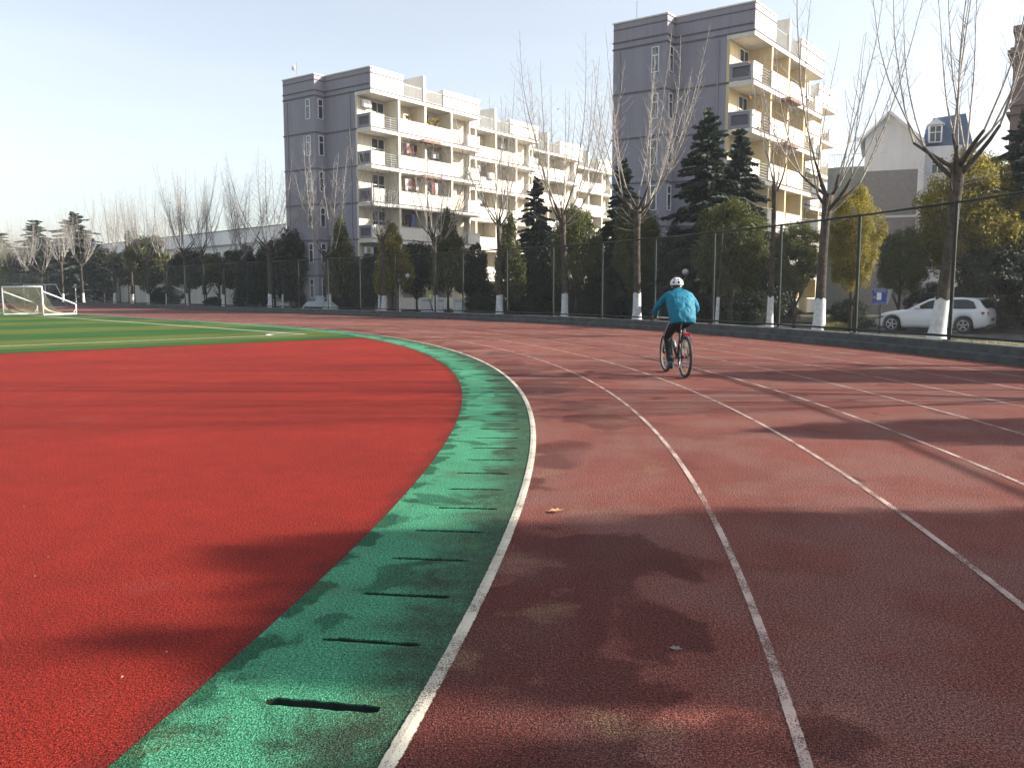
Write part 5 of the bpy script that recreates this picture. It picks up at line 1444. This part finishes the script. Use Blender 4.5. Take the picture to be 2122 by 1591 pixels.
fix_normals(gh.loft(rings).build('roof', CARM, car, True))
def side_y(z): return .805 - max(0, (z - .93)) * .40
for s in (1, -1):
    for poly in ([(-.42, 1.02), (-.34, .98), (.62, .975), (.62, 1.33), (-.05, 1.34), (-.28, 1.26)], [(.70, .975), (1.86, .96), (1.35, 1.26), (1.10, 1.335), (.70, 1.335)]):
        mb = MB(); n = len(poly)
        mb.add([Vector((x, (side_y(z) + .012) * s, z)) for x, z in poly] + [Vector((x, (side_y(z) - .03) * s, z)) for x, z in poly], [tuple(range(n)), tuple(reversed(range(n, 2*n)))] + [(i, i+n, (i+1) % n + n, (i+1) % n) for i in range(n)])
        fix_normals(mb.build('side_window', CGL, car))
    mb = MB().loft([ring((1.70, .86*s, .98), (1,0,0), (0,0,1), .03, .04, 10), ring((1.68, .92*s, 1.0), (1,0,0), (0,0,1), .09, .07, 10), ring((1.66, 1.0*s, 1.0), (1,0,0), (0,0,1), .06, .05, 10)])
    fix_normals(mb.build('mirror', CARM, car, True))
    MB().box(.62, .635, (.886*s) if s > 0 else -.892, .892 if s > 0 else -.886, .28, .95).build('door_seam', TRIM, car)
    MB().box(.30, .52, .880*s - .012, .880*s + .018, .80, .835).build('door_handle', CARM, car, False, .006)
    hl_ = [(3.02, .66), (3.30, .60), (3.36, .53), (3.20, .54), (3.05, .60)]
    mb = MB(); n = 5
    def wy(x): return interp(WID, x)
    mb.add([Vector((x, (wy(x) + .006) * s, z)) for x, z in hl_] + [Vector((x, (wy(x) - .08) * s, z)) for x, z in hl_], [tuple(range(n)), tuple(reversed(range(n, 2*n)))] + [(i, i+n, (i+1) % n + n, (i+1) % n) for i in range(n)])
    fix_normals(mb.build('headlight', CGL, car))
    mb = MB(); tl = [(-.60, .86), (-.62, .78), (-.80, .70), (-.845, .72), (-.835, .86)]
    mb.add([Vector((x, (wy(x) + .008) * s, z)) for x, z in tl] + [Vector((x - .012, (wy(x) - .25) * s, z)) for x, z in tl], [tuple(range(n)), tuple(reversed(range(n, 2*n)))] + [(i, i+n, (i+1) % n + n, (i+1) % n) for i in range(n)])
    fix_normals(mb.build('tail_light', plain('tail_red', (.45, .015, .015), .25), car))
mb = MB(); mb.add([Vector(p) for p in ((-.755, .60, 1.01), (-.755, -.60, 1.01), (-.52, -.52, 1.30), (-.52, .52, 1.30), (-.70, .58, 1.01), (-.70, -.58, 1.01), (-.47, -.50, 1.29), (-.47, .50, 1.29))], [(0,1,2,3), (7,6,5,4), (0,4,5,1), (1,5,6,2), (2,6,7,3), (3,7,4,0)])
fix_normals(mb.build('rear_window', CGL, car))
mb = MB(); mb.add([Vector(p) for p in ((2.14, .66, .965), (2.14, -.66, .965), (1.42, -.53, 1.355), (1.42, .53, 1.355), (2.08, .62, .94), (2.08, -.62, .94), (1.38, -.5, 1.33), (1.38, .5, 1.33))], [(0,1,2,3), (7,6,5,4), (0,4,5,1), (1,5,6,2), (2,6,7,3), (3,7,4,0)])
fix_normals(mb.build('windscreen', CGL, car))
MB().box(-.60, -.36, -.50, .50, 1.36, 1.395).build('spoiler', CARM, car, False, .012)
MB().box(-.885, -.862, -.22, .22, .50, .62).build('number_plate', plain('plate_blue', (.05, .08, .30), .5), car)
MB().box(-.88, -.60, -.70, .70, .26, .36).build('rear_bumper', TRIM, car, False, .02)
for cx in (0.0, XA):
    for s in (1, -1):
        cy = .775 * s
        t = MB().lathe([(.20, -.10), (.29, -.105), (.312, -.085), (.315, 0), (.312, .085), (.29, .105), (.20, .10)], 32, 'y', (cx, cy, WRc)); wv = fix_normals(t.build('wheel', RUB, car, True))
        rm = MB().lathe([(.205, .06 * s), (.215, .106 * s), (.195, .108 * s), (.185, .07 * s)], 32, 'y', (cx, cy, WRc))
        for k in range(5):
            a = 2 * math.pi * k / 5 + .3 + cx
            d = Vector((math.cos(a), 0, math.sin(a))); q = Vector((-math.sin(a), 0, math.cos(a))); c0 = Vector((cx, cy, WRc))
            rm.loft([[c0 + d * r + q * wd + Vector((0, y, 0)) for wd, y in ((-w_, .085*s), (w_, .085*s), (w_*.8, .108*s), (-w_*.8, .108*s))] for r, w_ in ((.03, .035), (.12, .022), (.20, .030))])
        fix_normals(rm.build('rim', ALU, wv))
        MB().lathe([(.195, .04 * s), (.19, .05 * s), (.01, .05 * s)], 24, 'y', (cx, cy, WRc)).build('brake_disc', TRIM, wv)

# ------------------------------------------------------------------ small things on the ground
def fallen_leaf(loc, rz, s, mt, label):
    mb = MB(); out = [(0,0,.0), (.25,.16,.06), (.30,.34,.10), (.5,.24,.05), (.72,.36,.12), (.85,.14,.05), (1.15,.0,.14), (.85,-.14,.05), (.72,-.36,.12), (.5,-.24,.05), (.30,-.34,.10), (.25,-.16,.06)]
    mb.add([Vector(p) * s for p in out] + [Vector((.55*s, 0, .012*s))], [(12, i, (i+1) % 12) for i in range(12)])
    mb.tube([Vector((0,0,0)), Vector((-.22*s, .03*s, .04*s))], .012*s, 4)
    o = mb.build('fallen_leaf', mt); o.location = loc; o.rotation_euler = (0, 0, rz); tag(o, label, 'leaf'); return o
LT = plain('leaf_tan', (.45, .26, .11), .8, .25, 60); LGY = plain('leaf_grey', (.16, .17, .14), .8, .25, 60)
fallen_leaf(G(1136, 1062) + Vector((0, 0, .012)), R(5), .092, LT, 'tan fallen leaf on the track beside the inner line')
fallen_leaf(G(1386, 1346) + Vector((0, 0, .012)), R(-30), .05, LGY, 'small grey-green leaf on the shaded track')
mb = MB(); rng = random.Random(9)
for i in range(12):
    u, v = rng.uniform(0, 900), rng.uniform(740, 1560)
    p = G(u, v)
    if math.hypot(p.x - CX, p.y - CY) > 38.8: continue
    a = rng.uniform(0, 6.28); L = rng.uniform(.002, .007) if rng.random() < .9 else .018
    d = Vector((math.cos(a), math.sin(a), 0)) * L; n2 = Vector((-d.y, d.x, 0)).normalized() * .0022
    q = p + Vector((0, 0, .004)); mb.add([q - d + n2, q - d - n2, q + d - n2, q + d + n2, q + Vector((0, 0, .005))], [(0,1,4), (1,2,4), (2,3,4), (3,0,4)])
o = mb.build('litter_specks', plain('straw_bits', (.30, .22, .16), .8)); tag(o, 'pale straw specks scattered over the red apron', 'litter', kind='stuff')
# leaf litter blown against the kerb and over the lanes
mb = MB(); rng = random.Random(15)
for i in range(900):
    t = rng.uniform(-44, 20); r = rng.choice((49.78, 50.2, 50.45, 49.6)) + rng.gauss(0, .06); z = .005
    if r > 49.84: z = .17 if r < 50.03 else .335
    if r > 50.5 or (r > 49.80 and r < 49.88): continue
    p = path(r, t, z); a = rng.uniform(0, 6.28); L = rng.uniform(.02, .05); d = Vector((math.cos(a), math.sin(a), 0)) * L; n2 = Vector((-d.y, d.x, 0)) * .6
    mb.add([p - d, p + n2 + Vector((0, 0, .012)), p + d + Vector((0, 0, .008)), p - n2 + Vector((0, 0, .01))], [(0, 1, 2, 3)])
o = mb.build('leaf_litter', plain('litter_brown', (.20, .12, .06), .9, .4, 12)); tag(o, 'small brown leaves blown along the kerb below the fence', 'leaves', kind='stuff')
# dry grass on the verge
mb = MB(); rng = random.Random(5)
def blade(p, h):
    a = rng.uniform(0, 6.28); le = Vector((math.cos(a), math.sin(a), 0)); sd = Vector((-le.y, le.x, 0)) * .006 * (1 + h * 2)
    mb.add([p - sd, p + sd, p + le * h * .35 + Vector((0, 0, h))], [(0, 1, 2)])
for i in range(26000):
    t = rng.uniform(-44, 0) if rng.random() < .72 else rng.uniform(0, 45); r = 50.6 + 6.6 * rng.random()
    p = path(r, t, 0.20 - .38 * (r - 50.56) / 7.04)
    if mnoise.noise(Vector((p.x * .45, p.y * .45, 3))) < -0.05: continue
    blade(p, rng.uniform(.03, .10))
o = mb.build('dry_grass', M['drygrass']); tag(o, 'short dry yellow grass on the verge behind the fence', 'grass', kind='stuff')
mb = MB()
pp, t = row(1706, 56.0)
for i in range(900):
    a = rng.uniform(0, 6.28); r = .38 * math.sqrt(rng.random()); blade(Vector((pp.x + .25 + r * math.cos(a), pp.y - .3 + r * math.sin(a), -.08)), rng.uniform(.18, .42))
o = mb.build('grass_tuft', M['drygrass']); tag(o, 'yellow grass tuft at the foot of the thick leaning plane', 'grass')

# ------------------------------------------------------------------ thin winter haze round everything
hz = MB().box(-1505, 1505, -1505, 1505, -1.4, 24.0).build('haze', None); hz['kind'] = 'stuff'; hz['label'] = 'thin pale winter haze in the air'; hz['category'] = 'haze'
hm = bpy.data.materials.new('haze'); hm.use_nodes = True; ht = hm.node_tree; ht.nodes.clear()
pv = ht.nodes.new('ShaderNodeVolumePrincipled'); pv.inputs['Color'].default_value = (0.86, 0.90, 0.97, 1); pv.inputs['Density'].default_value = 0.0004; pv.inputs['Anisotropy'].default_value = 0.3
ho_ = ht.nodes.new('ShaderNodeOutputMaterial'); ht.links.new(pv.outputs[0], ho_.inputs['Volume']); hz.data.materials.append(hm)
